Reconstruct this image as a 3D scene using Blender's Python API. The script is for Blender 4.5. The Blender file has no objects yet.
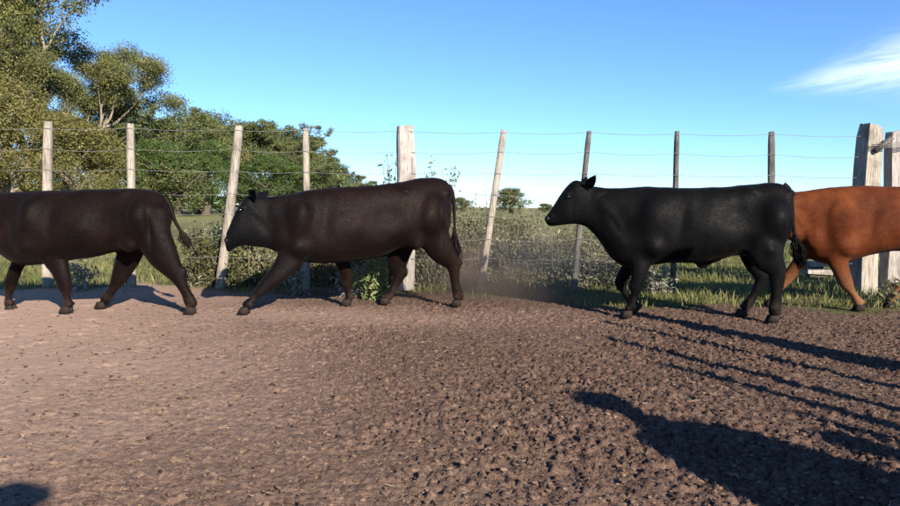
import bpy, bmesh, math, random
import numpy as np
from mathutils import Vector, Matrix

random.seed(7)
rng = np.random.default_rng(11)
C = bpy.context.scene.collection
sc = bpy.context.scene

# ------------------------------------------------------------------ camera
CAM_H, FPX, HOR, ROLL = 1.0, 693.0, 207.0, math.radians(0.5)
PITCH = math.atan((253 - HOR) / FPX)
cam_d = bpy.data.cameras.new('camera')
cam = bpy.data.objects.new('camera', cam_d)
C.objects.link(cam)
cam_d.sensor_width = 36.0
cam_d.lens = FPX / 900 * 36.0
cam_d.clip_start, cam_d.clip_end = 0.05, 6000
R = (Matrix.Rotation(math.pi / 2 - PITCH, 3, 'X')) @ Matrix.Rotation(ROLL, 3, 'Z')
cam.matrix_world = Matrix.Translation((0, 0, CAM_H)) @ R.to_4x4()
sc.camera = cam

# ------------------------------------------------------------------ light
SUN_EL = math.radians(25.5)
SHX, SHY = -0.475, 0.880                      # shadows run away from the viewer and to the left
sun_dir = Vector((-SHX * math.cos(SUN_EL), -SHY * math.cos(SUN_EL), math.sin(SUN_EL))).normalized()
sl = bpy.data.lights.new('sun', 'SUN')
sl.energy, sl.angle, sl.color = 5.0, math.radians(0.6), (1.0, 0.90, 0.76)
so = bpy.data.objects.new('sun', sl)
so.rotation_euler = sun_dir.to_track_quat('Z', 'Y').to_euler()
so.location = (3, -6, 8)
C.objects.link(so)

w = bpy.data.worlds.new('World')
sc.world = w
w.use_nodes = True
nt = w.node_tree
nt.nodes.clear()
N, L = nt.nodes, nt.links
out = N.new('ShaderNodeOutputWorld')
bg = N.new('ShaderNodeBackground')
bg.inputs[1].default_value = 0.094
sky = N.new('ShaderNodeTexSky')
sky.sky_type = 'NISHITA'
sky.sun_disc = False
sky.sun_elevation = SUN_EL
sky.sun_rotation = math.atan2(sun_dir.x, sun_dir.y)
sky.altitude = 50
sky.air_density, sky.dust_density, sky.ozone_density = 0.82, 0.0, 7.6
# wispy cirrus: a band of thin cloud defined by direction, streaked by noise
tc = N.new('ShaderNodeTexCoord')
sep = N.new('ShaderNodeSeparateXYZ')
L.new(tc.outputs['Generated'], sep.inputs[0])


def mth(nt, op, a, b=None, c=None, clamp=False):
    n = nt.nodes.new('ShaderNodeMath')
    n.operation = op
    n.use_clamp = clamp
    for i, v in enumerate((a, b, c)):
        if v is None:
            continue
        if isinstance(v, (int, float)):
            n.inputs[i].default_value = v
        else:
            nt.links.new(v, n.inputs[i])
    return n.outputs[0]


az = mth(nt, 'ARCTAN2', sep.outputs[0], sep.outputs[1])
el = mth(nt, 'ARCSINE', sep.outputs[2])
a0 = mth(nt, 'SUBTRACT', az, 0.62)
e0 = mth(nt, 'SUBTRACT', el, 0.182)
tilt = 0.15
ca, sa = math.cos(tilt), math.sin(tilt)
u = mth(nt, 'ADD', mth(nt, 'MULTIPLY', a0, ca), mth(nt, 'MULTIPLY', e0, sa))
v = mth(nt, 'SUBTRACT', mth(nt, 'MULTIPLY', e0, ca), mth(nt, 'MULTIPLY', a0, sa))
cmb = N.new('ShaderNodeCombineXYZ')
L.new(mth(nt, 'MULTIPLY', u, 6.0), cmb.inputs[0])
L.new(mth(nt, 'MULTIPLY', v, 52.0), cmb.inputs[1])
cn = N.new('ShaderNodeTexNoise')
cn.inputs['Scale'].default_value = 1.3
cn.inputs['Detail'].default_value = 10
cn.inputs['Roughness'].default_value = 0.66
cn.inputs['Distortion'].default_value = 1.1
L.new(cmb.outputs[0], cn.inputs['Vector'])
# envelope: widens towards the right, pointed at the left end
uu = mth(nt, 'MULTIPLY', mth(nt, 'ADD', u, 0.21), 2.6, clamp=True)
wid = mth(nt, 'MULTIPLY_ADD', uu, 0.056, 0.003)
vv = mth(nt, 'DIVIDE', v, wid)
env = mth(nt, 'EXPONENT', mth(nt, 'MULTIPLY', mth(nt, 'MULTIPLY', vv, vv), -0.9))
end = mth(nt, 'EXPONENT', mth(nt, 'MULTIPLY', mth(nt, 'POWER', mth(nt, 'ABSOLUTE', mth(nt, 'MULTIPLY', mth(nt, 'SUBTRACT', u, 0.14), 2.6)), 4.0), -1.0))
cl = mth(nt, 'MULTIPLY', mth(nt, 'MULTIPLY', env, end), mth(nt, 'MULTIPLY_ADD', cn.outputs['Fac'], 3.7, -0.98, clamp=True))
cl = mth(nt, 'MULTIPLY', cl, mth(nt, 'MULTIPLY_ADD', uu, 0.6, 0.4))
cl = mth(nt, 'MULTIPLY', cl, mth(nt, 'MULTIPLY', mth(nt, 'ADD', u, 0.21), 12.0, clamp=True))
cl = mth(nt, 'MULTIPLY', cl, 1.15, clamp=True)
mx = N.new('ShaderNodeMix')
mx.data_type = 'RGBA'
L.new(cl, mx.inputs['Factor'])
L.new(sky.outputs[0], mx.inputs['A'])
mx.inputs['B'].default_value = (6.2, 6.8, 7.6, 1)
L.new(mx.outputs['Result'], bg.inputs[0])
L.new(bg.outputs[0], out.inputs[0])

sc.view_settings.view_transform = 'Standard'
sc.view_settings.look = 'None'
sc.view_settings.gamma = 1
sc.view_settings.exposure = 1.2
sc.view_settings.use_curve_mapping = False
sc.cycles.max_bounces = 6
sc.cycles.transparent_max_bounces = 8


# ------------------------------------------------------------------ helpers
def ray(px, py):
    d = Vector(((px - 450) / FPX, (253 - py) / FPX, -1.0))
    return R @ d


def P(px, py, Y):
    """point on the vertical plane y = Y that shows at pixel px, py"""
    d = ray(px, py)
    t = Y / d.y
    return Vector((d.x * t, Y, CAM_H + d.z * t))


def G(px, py):
    d = ray(px, py)
    t = -CAM_H / d.z
    return Vector((d.x * t, d.y * t, 0))


def tag(o, label=None, cat=None, group=None, kind=None):
    if label: o['label'] = label
    if cat: o['category'] = cat
    if group: o['group'] = group
    if kind: o['kind'] = kind
    return o


def empty(name, loc, label, cat, group=None):
    o = bpy.data.objects.new(name, None)
    o.empty_display_size = 0.2
    o.location = loc
    C.objects.link(o)
    return tag(o, label, cat, group)


def mesh_np(name, V, F, smooth=True):
    V = np.asarray(V, dtype=np.float32).reshape(-1, 3)
    me = bpy.data.meshes.new(name)
    me.vertices.add(len(V))
    me.vertices.foreach_set('co', V.ravel())
    if not isinstance(F, (list, tuple)):
        F = [F]
    F = [np.asarray(f, dtype=np.int32) for f in F if len(f)]
    tot = np.concatenate([np.full(len(f), f.shape[1], dtype=np.int32) for f in F])
    idx = np.concatenate([f.ravel() for f in F])
    me.loops.add(len(idx))
    me.loops.foreach_set('vertex_index', idx)
    me.polygons.add(len(tot))
    start = np.concatenate([[0], np.cumsum(tot)[:-1]]).astype(np.int32)
    me.polygons.foreach_set('loop_start', start)
    me.polygons.foreach_set('loop_total', tot)
    me.polygons.foreach_set('use_smooth', np.full(len(tot), smooth, dtype=bool))
    me.update(calc_edges=True)
    me.validate()
    return me


def link(name, me, m, parent=None, loc=None):
    o = bpy.data.objects.new(name, me)
    C.objects.link(o)
    if m is not None:
        if len(me.materials) == 0:
            me.materials.append(m)
    if parent is not None:
        o.parent = parent
    if loc is not None:
        o.location = loc
    return o


class MB:
    """collects verts and faces of mixed size"""
    def __init__(s):
        s.v, s.f = [], []

    def add(s, V, F):
        b = len(s.v)
        s.v.extend([tuple(p) for p in V])
        s.f.extend([tuple(i + b for i in f) for f in F])

    def loft(s, rings, cap=True):
        n = len(rings[0])
        V = [p for r in rings for p in r]
        F = []
        for k in range(len(rings) - 1):
            for i in range(n):
                j = (i + 1) % n
                F.append((k * n + i, k * n + j, (k + 1) * n + j, (k + 1) * n + i))
        if cap:
            F.append(tuple(reversed(range(n))))
            F.append(tuple((len(rings) - 1) * n + i for i in range(n)))
        s.add(V, F)

    def tube(s, pts, rad, n=8, cap=True):
        pts = [Vector(p) for p in pts]
        rings = []
        up = Vector((0.31, 0.17, 0.93)).normalized()
        for i, p in enumerate(pts):
            t = (pts[min(i + 1, len(pts) - 1)] - pts[max(i - 1, 0)])
            if t.length < 1e-9: t = Vector((0, 0, 1))
            t.normalize()
            a = t.cross(up)
            if a.length < 0.05: a = t.cross(Vector((1, 0, 0)))
            a.normalize()
            b = t.cross(a)
            r = rad[i] if hasattr(rad, '__len__') else rad
            rings.append([p + (a * math.cos(q) + b * math.sin(q)) * r for q in [2 * math.pi * k / n for k in range(n)]])
        s.loft(rings, cap)

    def ellipsoid(s, c, r, nu=14, nv=10):
        V, F = [], []
        for i in range(1, nv):
            th = math.pi * i / nv
            for k in range(nu):
                ph = 2 * math.pi * k / nu
                V.append((c[0] + r[0] * math.sin(th) * math.cos(ph), c[1] + r[1] * math.sin(th) * math.sin(ph), c[2] + r[2] * math.cos(th)))
        top = len(V); V.append((c[0], c[1], c[2] + r[2]))
        bot = len(V); V.append((c[0], c[1], c[2] - r[2]))
        for i in range(nv - 2):
            for k in range(nu):
                j = (k + 1) % nu
                F.append((i * nu + k, (i + 1) * nu + k, (i + 1) * nu + j, i * nu + j))
        for k in range(nu):
            j = (k + 1) % nu
            F.append((top, k, j))
            F.append((bot, (nv - 2) * nu + j, (nv - 2) * nu + k))
        s.add(V, F)

    def box(s, c, size, rot=None, jit=0.0):
        V = []
        for x in (-1, 1):
            for y in (-1, 1):
                for z in (-1, 1):
                    p = Vector((x * size[0] / 2, y * size[1] / 2, z * size[2] / 2))
                    if jit: p += Vector([random.uniform(-jit, jit) for _ in range(3)])
                    if rot is not None: p = rot @ p
                    V.append(Vector(c) + p)
        s.add(V, [(0, 1, 3, 2), (4, 6, 7, 5), (0, 4, 5, 1), (2, 3, 7, 6), (0, 2, 6, 4), (1, 5, 7, 3)])

    def mesh(s, name, smooth=True):
        me = bpy.data.meshes.new(name)
        me.from_pydata(s.v, [], s.f)
        me.polygons.foreach_set('use_smooth', np.full(len(me.polygons), smooth, dtype=bool))
        me.update()
        return me


def remeshed(me, voxel, smooth_it, factor=0.5):
    """one continuous skin over the overlapping lofts"""
    t = bpy.data.objects.new('tmp', me)
    C.objects.link(t)
    m = t.modifiers.new('r', 'REMESH')
    m.mode = 'VOXEL'
    m.voxel_size = voxel
    m.use_smooth_shade = True
    if smooth_it:
        s = t.modifiers.new('s', 'SMOOTH')
        s.factor, s.iterations = factor, smooth_it
    dg = bpy.context.evaluated_depsgraph_get()
    r = bpy.data.meshes.new_from_object(t.evaluated_get(dg))
    bpy.data.objects.remove(t)
    bpy.data.meshes.remove(me)
    r.polygons.foreach_set('use_smooth', np.full(len(r.polygons), True, dtype=bool))
    return r


def hash2(ix, iy, seed):
    h = (ix.astype(np.int64) * 374761393 + iy.astype(np.int64) * 668265263 + seed * 974711) & 0xffffffff
    h = ((h ^ (h >> 13)) * 1274126177) & 0xffffffff
    h = h ^ (h >> 16)
    return (h & 0xffffff) / float(0xffffff)


def vnoise(x, y, seed=0):
    ix, iy = np.floor(x), np.floor(y)
    fx, fy = x - ix, y - iy
    fx, fy = fx * fx * (3 - 2 * fx), fy * fy * (3 - 2 * fy)
    a, b = hash2(ix, iy, seed), hash2(ix + 1, iy, seed)
    c, d = hash2(ix, iy + 1, seed), hash2(ix + 1, iy + 1, seed)
    return (a * (1 - fx) + b * fx) * (1 - fy) + (c * (1 - fx) + d * fx) * fy


def catmull(pts, sub):
    """rows of numbers, interpolated through"""
    A = np.array(pts, dtype=float)
    o = []
    for i in range(len(A) - 1):
        p0, p1, p2, p3 = A[max(i - 1, 0)], A[i], A[i + 1], A[min(i + 2, len(A) - 1)]
        for k in range(sub):
            t = k / sub
            o.append(0.5 * ((2 * p1) + (-p0 + p2) * t + (2 * p0 - 5 * p1 + 4 * p2 - p3) * t * t + (-p0 + 3 * p1 - 3 * p2 + p3) * t ** 3))
    o.append(A[-1])
    return o


# ------------------------------------------------------------------ materials
def mat(name, rough=0.9, spec=0.3):
    m = bpy.data.materials.new(name)
    m.use_nodes = True
    b = m.node_tree.nodes['Principled BSDF']
    b.inputs['Roughness'].default_value = rough
    b.inputs['Specular IOR Level'].default_value = spec
    return m, m.node_tree, b


ALB = 0.68      # all base colours are tuned together against the exposure


def tone(nt, col, k=None):
    k = ALB if k is None else k
    return mixc(nt, 1.0, col, (k, k, k), 'MULTIPLY')


def noise(nt, scale, detail=4, rough=0.55, vec=None, coord='Object', stretch=None, dist=0.0):
    if vec is None:
        t = nt.nodes.new('ShaderNodeTexCoord')
        vec = t.outputs[coord]
    if stretch is not None:
        mp = nt.nodes.new('ShaderNodeMapping')
        mp.inputs['Scale'].default_value = stretch
        nt.links.new(vec, mp.inputs['Vector'])
        vec = mp.outputs[0]
    n = nt.nodes.new('ShaderNodeTexNoise')
    n.inputs['Scale'].default_value = scale
    n.inputs['Detail'].default_value = detail
    n.inputs['Roughness'].default_value = rough
    n.inputs['Distortion'].default_value = dist
    nt.links.new(vec, n.inputs['Vector'])
    return n.outputs['Fac']


def ramp(nt, fac, stops):
    r = nt.nodes.new('ShaderNodeValToRGB')
    e = r.color_ramp.elements
    while len(e) < len(stops): e.new(0.5)
    for k, (p, c) in enumerate(stops):
        e[k].position = p
        e[k].color = (c[0], c[1], c[2], 1) if hasattr(c, '__len__') else (c, c, c, 1)
    nt.links.new(fac, r.inputs[0])
    return r.outputs[0]


def mixc(nt, fac, a, b, mode='MIX'):
    n = nt.nodes.new('ShaderNodeMix')
    n.data_type = 'RGBA'
    n.blend_type = mode
    for s, v in (('Factor', fac), ('A', a), ('B', b)):
        i = n.inputs[s] if s == 'Factor' else [q for q in n.inputs if q.name == s and q.type == 'RGBA'][0]
        if isinstance(v, (int, float)): i.default_value = v
        elif hasattr(v, '__len__'): i.default_value = (v[0], v[1], v[2], 1)
        else: nt.links.new(v, i)
    return [q for q in n.outputs if q.type == 'RGBA'][0]


def bump(nt, b, h, strength, dist):
    n = nt.nodes.new('ShaderNodeBump')
    n.inputs['Strength'].default_value = strength
    n.inputs['Distance'].default_value = dist
    nt.links.new(h, n.inputs['Height'])
    nt.links.new(n.outputs[0], b.inputs['Normal'])


def attr(nt, name):
    n = nt.nodes.new('ShaderNodeAttribute')
    n.attribute_name = name
    return n.outputs['Fac']


def island(nt):
    return nt.nodes.new('ShaderNodeNewGeometry').outputs['Random Per Island']


def ground_mat():
    m, t, b = mat('soil', 0.95, 0.15)
    big = noise(t, 0.7, 5)
    mid = noise(t, 24.0, 5, 0.7)
    fin = noise(t, 38.0, 5, 0.65)
    loose = ramp(t, mid, [(0.33, (0.068, 0.040, 0.033)), (0.5, (0.178, 0.114, 0.086)), (0.68, (0.275, 0.186, 0.138))])
    loose = mixc(t, ramp(t, fin, [(0.35, 0.0), (0.62, 1.0)]), mixc(t, 1.0, loose, (0.62, 0.58, 0.56), 'MULTIPLY'), loose)
    pink = mixc(t, ramp(t, big, [(0.3, 0.0), (0.7, 1.0)]), (0.54, 0.36, 0.275), (0.50, 0.345, 0.24))
    pink = mixc(t, ramp(t, mid, [(0.36, 0.5), (0.56, 0.0)]), pink, (0.35, 0.24, 0.18))
    soil = mixc(t, attr(t, 'packed'), loose, pink)
    gr = ramp(t, noise(t, 1.6, 6, 0.65), [(0.25, (0.055, 0.062, 0.022)), (0.5, (0.105, 0.115, 0.036)), (0.75, (0.19, 0.18, 0.075))])
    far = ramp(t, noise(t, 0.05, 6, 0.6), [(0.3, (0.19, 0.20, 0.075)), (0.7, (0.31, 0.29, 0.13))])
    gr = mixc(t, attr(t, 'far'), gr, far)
    gmask = mth(t, 'ADD', attr(t, 'grass'), mth(t, 'MULTIPLY_ADD', noise(t, 2.4, 5), 1.2, -0.6), clamp=True)
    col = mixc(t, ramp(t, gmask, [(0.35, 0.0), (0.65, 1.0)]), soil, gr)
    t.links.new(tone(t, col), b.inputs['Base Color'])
    h = mth(t, 'ADD', fin, mth(t, 'MULTIPLY', noise(t, 95.0, 4, 0.65), 0.7))
    h = mth(t, 'MULTIPLY', h, mth(t, 'MULTIPLY_ADD', attr(t, 'packed'), -0.8, 1.0))
    bump(t, b, h, 0.8, 0.016)
    return m


def leaf_mat(name, a, bcol, c, trans=0.25, rough=0.55, clump=0.8):
    m, t, b = mat(name, rough, 0.35)
    fac = mth(t, 'ADD', mth(t, 'MULTIPLY', island(t), 0.42), mth(t, 'MULTIPLY_ADD', noise(t, clump, 3), 1.6, -0.52), clamp=True)
    col = ramp(t, fac, [(0.08, a), (0.5, bcol), (0.95, c)])
    col = tone(t, col, 0.84)
    t.links.new(col, b.inputs['Base Color'])
    tr = t.nodes.new('ShaderNodeBsdfTranslucent')
    t.links.new(col, tr.inputs[0])
    ms = t.nodes.new('ShaderNodeMixShader')
    ms.inputs[0].default_value = trans
    t.links.new(b.outputs[0], ms.inputs[1])
    t.links.new(tr.outputs[0], ms.inputs[2])
    t.links.new(ms.outputs[0], t.nodes['Material Output'].inputs[0])
    return m


def wood_mat(name, lo, mid, hi, stain=0.5):
    m, t, b = mat(name, 0.85, 0.2)
    g = noise(t, 9.0, 6, 0.65, stretch=(6, 6, 0.55), dist=0.6)
    p = noise(t, 3.1, 4, 0.6)
    col = ramp(t, g, [(0.28, lo), (0.46, mid), (0.68, hi)])
    col = mixc(t, ramp(t, p, [(0.48, 0.0), (0.72, stain)]), col, lo)
    t.links.new(tone(t, col), b.inputs['Base Color'])
    bump(t, b, g, 0.8, 0.02)
    return m


def coat_mat(name, dark, mid, light, leg=None, rough=0.68, spec=0.07, front=None):
    m, t, b = mat(name, rough, spec)
    big = noise(t, 2.6, 4, 0.6)
    hair = noise(t, 60.0, 4, 0.7, stretch=(0.35, 1, 0.75))
    col = ramp(t, big, [(0.32, dark), (0.52, mid), (0.72, light)])
    col = mixc(t, ramp(t, hair, [(0.35, 0.10), (0.6, 0.0)]), col, dark)
    tco = t.nodes.new('ShaderNodeTexCoord')
    sp = t.nodes.new('ShaderNodeSeparateXYZ')
    t.links.new(tco.outputs['Object'], sp.inputs[0])
    if front is not None:          # head and neck of another colour than the barrel
        x0, x1, fc = front
        f = mth(t, 'MULTIPLY_ADD', sp.outputs[0], 1 / (x1 - x0), -x0 / (x1 - x0), clamp=True)
        f = mth(t, 'MULTIPLY', f, mth(t, 'MULTIPLY_ADD', big, 0.8, 0.6), clamp=True)
        col = mixc(t, f, col, fc)
    if leg is not None:
        f = mth(t, 'MULTIPLY_ADD', sp.outputs[2], -2.4, 1.15, clamp=True)
        col = mixc(t, f, col, leg)
    # sun-bleached and dusty patches over the flanks
    f = ramp(t, noise(t, 5.5, 6, 0.68, stretch=(.7, 1, 1.2), dist=.8), [(0.50, 0.0), (0.74, 0.42)])
    col = mixc(t, f, col, tuple(x * 1.15 + .0015 for x in light))
    # dust on the lower legs
    f = mth(t, 'MULTIPLY', mth(t, 'MULTIPLY_ADD', sp.outputs[2], -3.2, 0.75, clamp=True), ramp(t, noise(t, 11, 5), [(0.42, 0.0), (0.66, 0.55)]))
    col = mixc(t, f, col, (0.16, 0.105, 0.075))
    t.links.new(tone(t, col), b.inputs['Base Color'])
    t.links.new(mth(t, 'MULTIPLY_ADD', hair, 0.35, rough - 0.14), b.inputs['Roughness'])
    b.inputs['Sheen Weight'].default_value = 0.03
    b.inputs['Sheen Roughness'].default_value = 0.4
    bump(t, b, hair, 0.14, 0.006)
    return m


def plain(name, col, rough=0.7, spec=0.3, var=0.3, scale=12):
    m, t, b = mat(name, rough, spec)
    n = noise(t, scale, 4)
    c = ramp(t, n, [(0.3, tuple(x * (1 - var) for x in col)), (0.7, tuple(x * (1 + var) for x in col))])
    t.links.new(tone(t, c), b.inputs['Base Color'])
    return m


M = {}
M['soil'] = ground_mat()
M['wire'] = plain('fence_wire', (0.20, 0.19, 0.18), 0.6, 0.5)
M['wood_pale'] = wood_mat('pale_wood', (0.13, 0.105, 0.08), (0.42, 0.365, 0.30), (0.60, 0.54, 0.46), 0.75)
M['wood_white'] = wood_mat('white_wood', (0.15, 0.12, 0.10), (0.47, 0.42, 0.38), (0.62, 0.57, 0.52), 0.65)
M['wood_grey'] = wood_mat('grey_wood', (0.05, 0.043, 0.037), (0.14, 0.125, 0.11), (0.27, 0.25, 0.22), 0.6)
M['hoof'] = plain('hoof_horn', (0.030, 0.022, 0.017), 0.8, 0.2)
M['nose'] = plain('moist_nose', (0.014, 0.012, 0.013), 0.5, 0.3, 0.3, 60)
M['nostril'] = plain('nostril', (0.004, 0.003, 0.003), 0.9, 0.05, 0.2, 60)
M['eye'] = plain('eye', (0.006, 0.005, 0.004), 0.08, 0.6, 0.1)
M['bark'] = wood_mat('pale_bark', (0.16, 0.13, 0.10), (0.32, 0.27, 0.21), (0.46, 0.40, 0.32), 0.5)
M['bark_dark'] = wood_mat('dark_bark', (0.05, 0.042, 0.034), (0.12, 0.10, 0.08), (0.22, 0.19, 0.15), 0.4)
M['gum_leaf'] = leaf_mat('gum_leaf', (0.060, 0.072, 0.027), (0.140, 0.152, 0.050), (0.31, 0.29, 0.085))
M['olive_leaf'] = leaf_mat('olive_leaf', (0.080, 0.082, 0.028), (0.185, 0.172, 0.054), (0.34, 0.295, 0.092))
M['green_leaf'] = leaf_mat('green_leaf', (0.030, 0.058, 0.017), (0.075, 0.125, 0.03), (0.20, 0.25, 0.06))
M['dull_leaf'] = leaf_mat('dull_leaf', (0.050, 0.068, 0.026), (0.128, 0.154, 0.052), (0.255, 0.262, 0.09))
M['weed'] = leaf_mat('weed_leaf', (0.060, 0.066, 0.028), (0.165, 0.158, 0.080), (0.40, 0.36, 0.23), 0.3, clump=2.2)
M['weed_green'] = leaf_mat('weed_green', (0.075, 0.11, 0.035), (0.18, 0.22, 0.085), (0.36, 0.36, 0.19), 0.3)
M['weed_grey'] = leaf_mat('weed_grey', (0.16, 0.16, 0.12), (0.30, 0.29, 0.23), (0.46, 0.44, 0.36), 0.25)
M['grass'] = leaf_mat('grass_blade', (0.085, 0.10, 0.03), (0.17, 0.18, 0.058), (0.34, 0.30, 0.13), 0.3)
m_, t_, b_ = mat('clod', 0.95, 0.1)
c_ = ramp(t_, mth(t_, 'ADD', mth(t_, 'MULTIPLY', island(t_), 0.7), mth(t_, 'MULTIPLY', noise(t_, 60, 3), 0.4)), [(0.1, (0.055, 0.033, 0.026)), (0.55, (0.165, 0.107, 0.077)), (1.0, (0.29, 0.198, 0.14))])
t_.links.new(tone(t_, c_), b_.inputs['Base Color'])
M['clod'] = m_
M['straw'] = plain('straw', (0.40, 0.32, 0.21), 0.8, 0.2, 0.4, 30)

# ------------------------------------------------------------------ ground


def axis(lo, hi, step, far, growth, far_neg=None):
    a = list(np.arange(lo, hi + 1e-6, step))
    s, x = step, hi
    while x < far:
        s *= growth
        x += s
        a.append(x)
    s, x = step, lo
    pre = []
    while x > (far_neg if far_neg is not None else -far):
        s *= growth
        x -= s
        pre.append(x)
    return np.array(pre[::-1] + a)


def crumb(X, Y, cell, seed):
    """tightly packed lumps with crevices between them, 0..1"""
    x, y = X / cell, Y / cell
    ix, iy = np.floor(x), np.floor(y)
    f1 = np.full(X.shape, 9.0)
    f2 = np.full(X.shape, 9.0)
    hh = np.zeros(X.shape)
    for dx in (-1, 0, 1):
        for dy in (-1, 0, 1):
            cx, cy = ix + dx, iy + dy
            px_ = cx + hash2(cx, cy, seed)
            py_ = cy + hash2(cx, cy, seed + 50)
            d = np.hypot(x - px_, y - py_)
            nearer = d < f1
            f2 = np.where(nearer, f1, np.minimum(f2, d))
            hh = np.where(nearer, hash2(cx, cy, seed + 90), hh)
            f1 = np.where(nearer, d, f1)
    return np.clip((f2 - f1) * 1.15, 0, 1) ** .75 * (.3 + 1.1 * hh)


def packed_mask(X, Y):
    """1 where the earth is trodden smooth, 0 where it lies in clods"""
    wob = (vnoise(X * 0.9 + 5, Y * 0.9, 3) - 0.5) * 1.0 + (vnoise(X * 2.6, Y * 2.6, 4) - 0.5) * 0.45
    left = 1 / (1 + np.exp((X + 1.55 + 0.12 * (Y - 2.0) + wob * 0.9) * 1.7))
    strip = np.exp(-((Y - 6.25 + 0.05 * X) / 0.62) ** 2) * (1 / (1 + np.exp((X - 0.1 + wob) * 1.6)))
    return np.clip(np.maximum(left, strip * 0.62), 0, 1)


def grass_mask(X, Y):
    edge = np.where(X > 1.2, 7.35 - 0.03 * X, 8.15) + (vnoise(X * 1.3, Y * 1.3, 55) - .5) * 1.0 + (vnoise(X * 4, Y * 4, 56) - .5) * .5
    return 1 / (1 + np.exp(-(Y - edge) * 2.3))


def height(X, Y):
    pk = packed_mask(X, Y)
    gm = grass_mask(X, Y)
    near = np.exp(-(np.maximum(0, np.abs(X) - 9) / 4) ** 2) * np.exp(-(np.maximum(0, Y - 11) / 6) ** 2)
    lump = .45 + .95 * vnoise(X * 1.1 + 3, Y * 1.1, 61) * (.6 + .8 * vnoise(X * 3.3, Y * 3.3, 62))
    rough = (1 - 0.97 * pk ** .7) * (1 - 0.75 * gm) * near * lump
    n1 = vnoise(X * 3.1, Y * 3.1, 1) - 0.5
    n2 = np.abs(vnoise(X * 8.5, Y * 8.5, 2) - 0.5) * 2
    n3 = vnoise(X * 17, Y * 17, 5) - 0.5
    n4 = vnoise(X * 31, Y * 31, 6) - 0.5
    h = rough * (0.012 * n1 + 0.012 * (n2 - 0.5) + 0.012 * n3 + 0.012 * n4 + 0.021 * (crumb(X + n3 * .03, Y + n1 * .03, .036, 31) - .5) + 0.020 * (crumb(X, Y, .025, 33) - .5) + 0.03 * np.maximum(0, vnoise(X * 1.7, Y * 1.7, 71) - .62))
    h = h + near * (1 - rough) * (0.006 * n1 + 0.004 * n3)
    h = h - 0.004
    return h


xs = axis(-4.6, 5.2, 0.0115, 2500, 1.12)
ys = axis(1.7, 6.9, 0.0115, 3200, 1.08, -60)
XX, YY = np.meshgrid(xs, ys)
ZZ = height(XX, YY)
# hoof prints pressed into the trodden earth: pairs of half-moon dents
hr = np.random.default_rng(77)
for k in range(260):
    hy = 1.8 + 5.2 * hr.random() ** .8
    hx = hr.uniform(-.75, .75) * (hy + .6)
    a = math.pi + hr.normal(0, .45)
    i0_, i1_ = np.searchsorted(xs, hx - .14), np.searchsorted(xs, hx + .14)
    j0_, j1_ = np.searchsorted(ys, hy - .14), np.searchsorted(ys, hy + .14)
    dx, dy = XX[j0_:j1_, i0_:i1_] - hx, YY[j0_:j1_, i0_:i1_] - hy
    lx, ly = dx * math.cos(a) + dy * math.sin(a), -dx * math.sin(a) + dy * math.cos(a)
    q = np.exp(-((lx / .052) ** 2 + ((np.abs(ly) - .024) / .021) ** 2) ** 1.6)
    rim = np.exp(-((np.hypot(lx / 1.1, ly) - .072) / .02) ** 2)
    ZZ[j0_:j1_, i0_:i1_] += -.008 * q
V = np.stack([XX, YY, ZZ], -1).reshape(-1, 3)
nx, ny = len(xs), len(ys)
i0 = (np.arange(ny - 1)[:, None] * nx + np.arange(nx - 1)[None, :]).ravel()
gme = mesh_np('ground', V, np.stack([i0, i0 + 1, i0 + nx + 1, i0 + nx], 1))
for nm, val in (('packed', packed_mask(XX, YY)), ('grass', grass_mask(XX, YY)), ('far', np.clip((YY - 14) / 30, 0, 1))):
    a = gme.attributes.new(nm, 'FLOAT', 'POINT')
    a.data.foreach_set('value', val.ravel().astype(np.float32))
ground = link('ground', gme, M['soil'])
tag(ground, kind='structure')


# ------------------------------------------------------------------ fences
def post_mesh(base, top, wx, wy, seed, square=0.5, rot=0.0, cut=0.0):
    """an irregular split or sawn post, buried a little"""
    r = random.Random(seed)
    base, top = Vector(base), Vector(top)
    n, rings = (14, []) if square < .8 else (24, [])
    ex = 2 + 4 * square if square < .8 else 11
    ph = [r.uniform(0, 6.28) for _ in range(4)]
    rows = 15
    for k in range(rows + 1):
        t = k / rows
        c = base.lerp(top, t) + Vector((math.sin(t * 3.1 + ph[0]) * 0.012, 0, 0)) * (wx / 0.1)
        tap = 1.08 - 0.16 * t
        if k == rows: tap *= 0.86
        ring = []
        for i in range(n):
            a = 2 * math.pi * i / n
            ca, sa = math.cos(a), math.sin(a)
            q = (abs(ca) ** ex + abs(sa) ** ex) ** (-1 / ex)
            q *= 1 + 0.05 * math.sin(3 * a + ph[1] + t * 2) + 0.035 * math.sin(7 * a + ph[2] + 3 * t) + r.uniform(-0.025, 0.025)
            x, y = ca * q * wx / 2 * tap, sa * q * wy / 2 * tap
            x, y = x * math.cos(rot) - y * math.sin(rot), x * math.sin(rot) + y * math.cos(rot)
            z = (x * cut if k >= rows - 1 else 0) + (r.uniform(-0.008, 0.008) if k == rows else 0)
            ring.append(c + Vector((x, y, z)))
        rings.append(ring)
    mb = MB()
    mb.loft(rings)
    return mb.mesh('post', square < .8)


FY = 8.35
fence = empty('wire_fence', (0, FY, 0), 'long seven wire fence on wooden posts running behind the cattle', 'fence')
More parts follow.
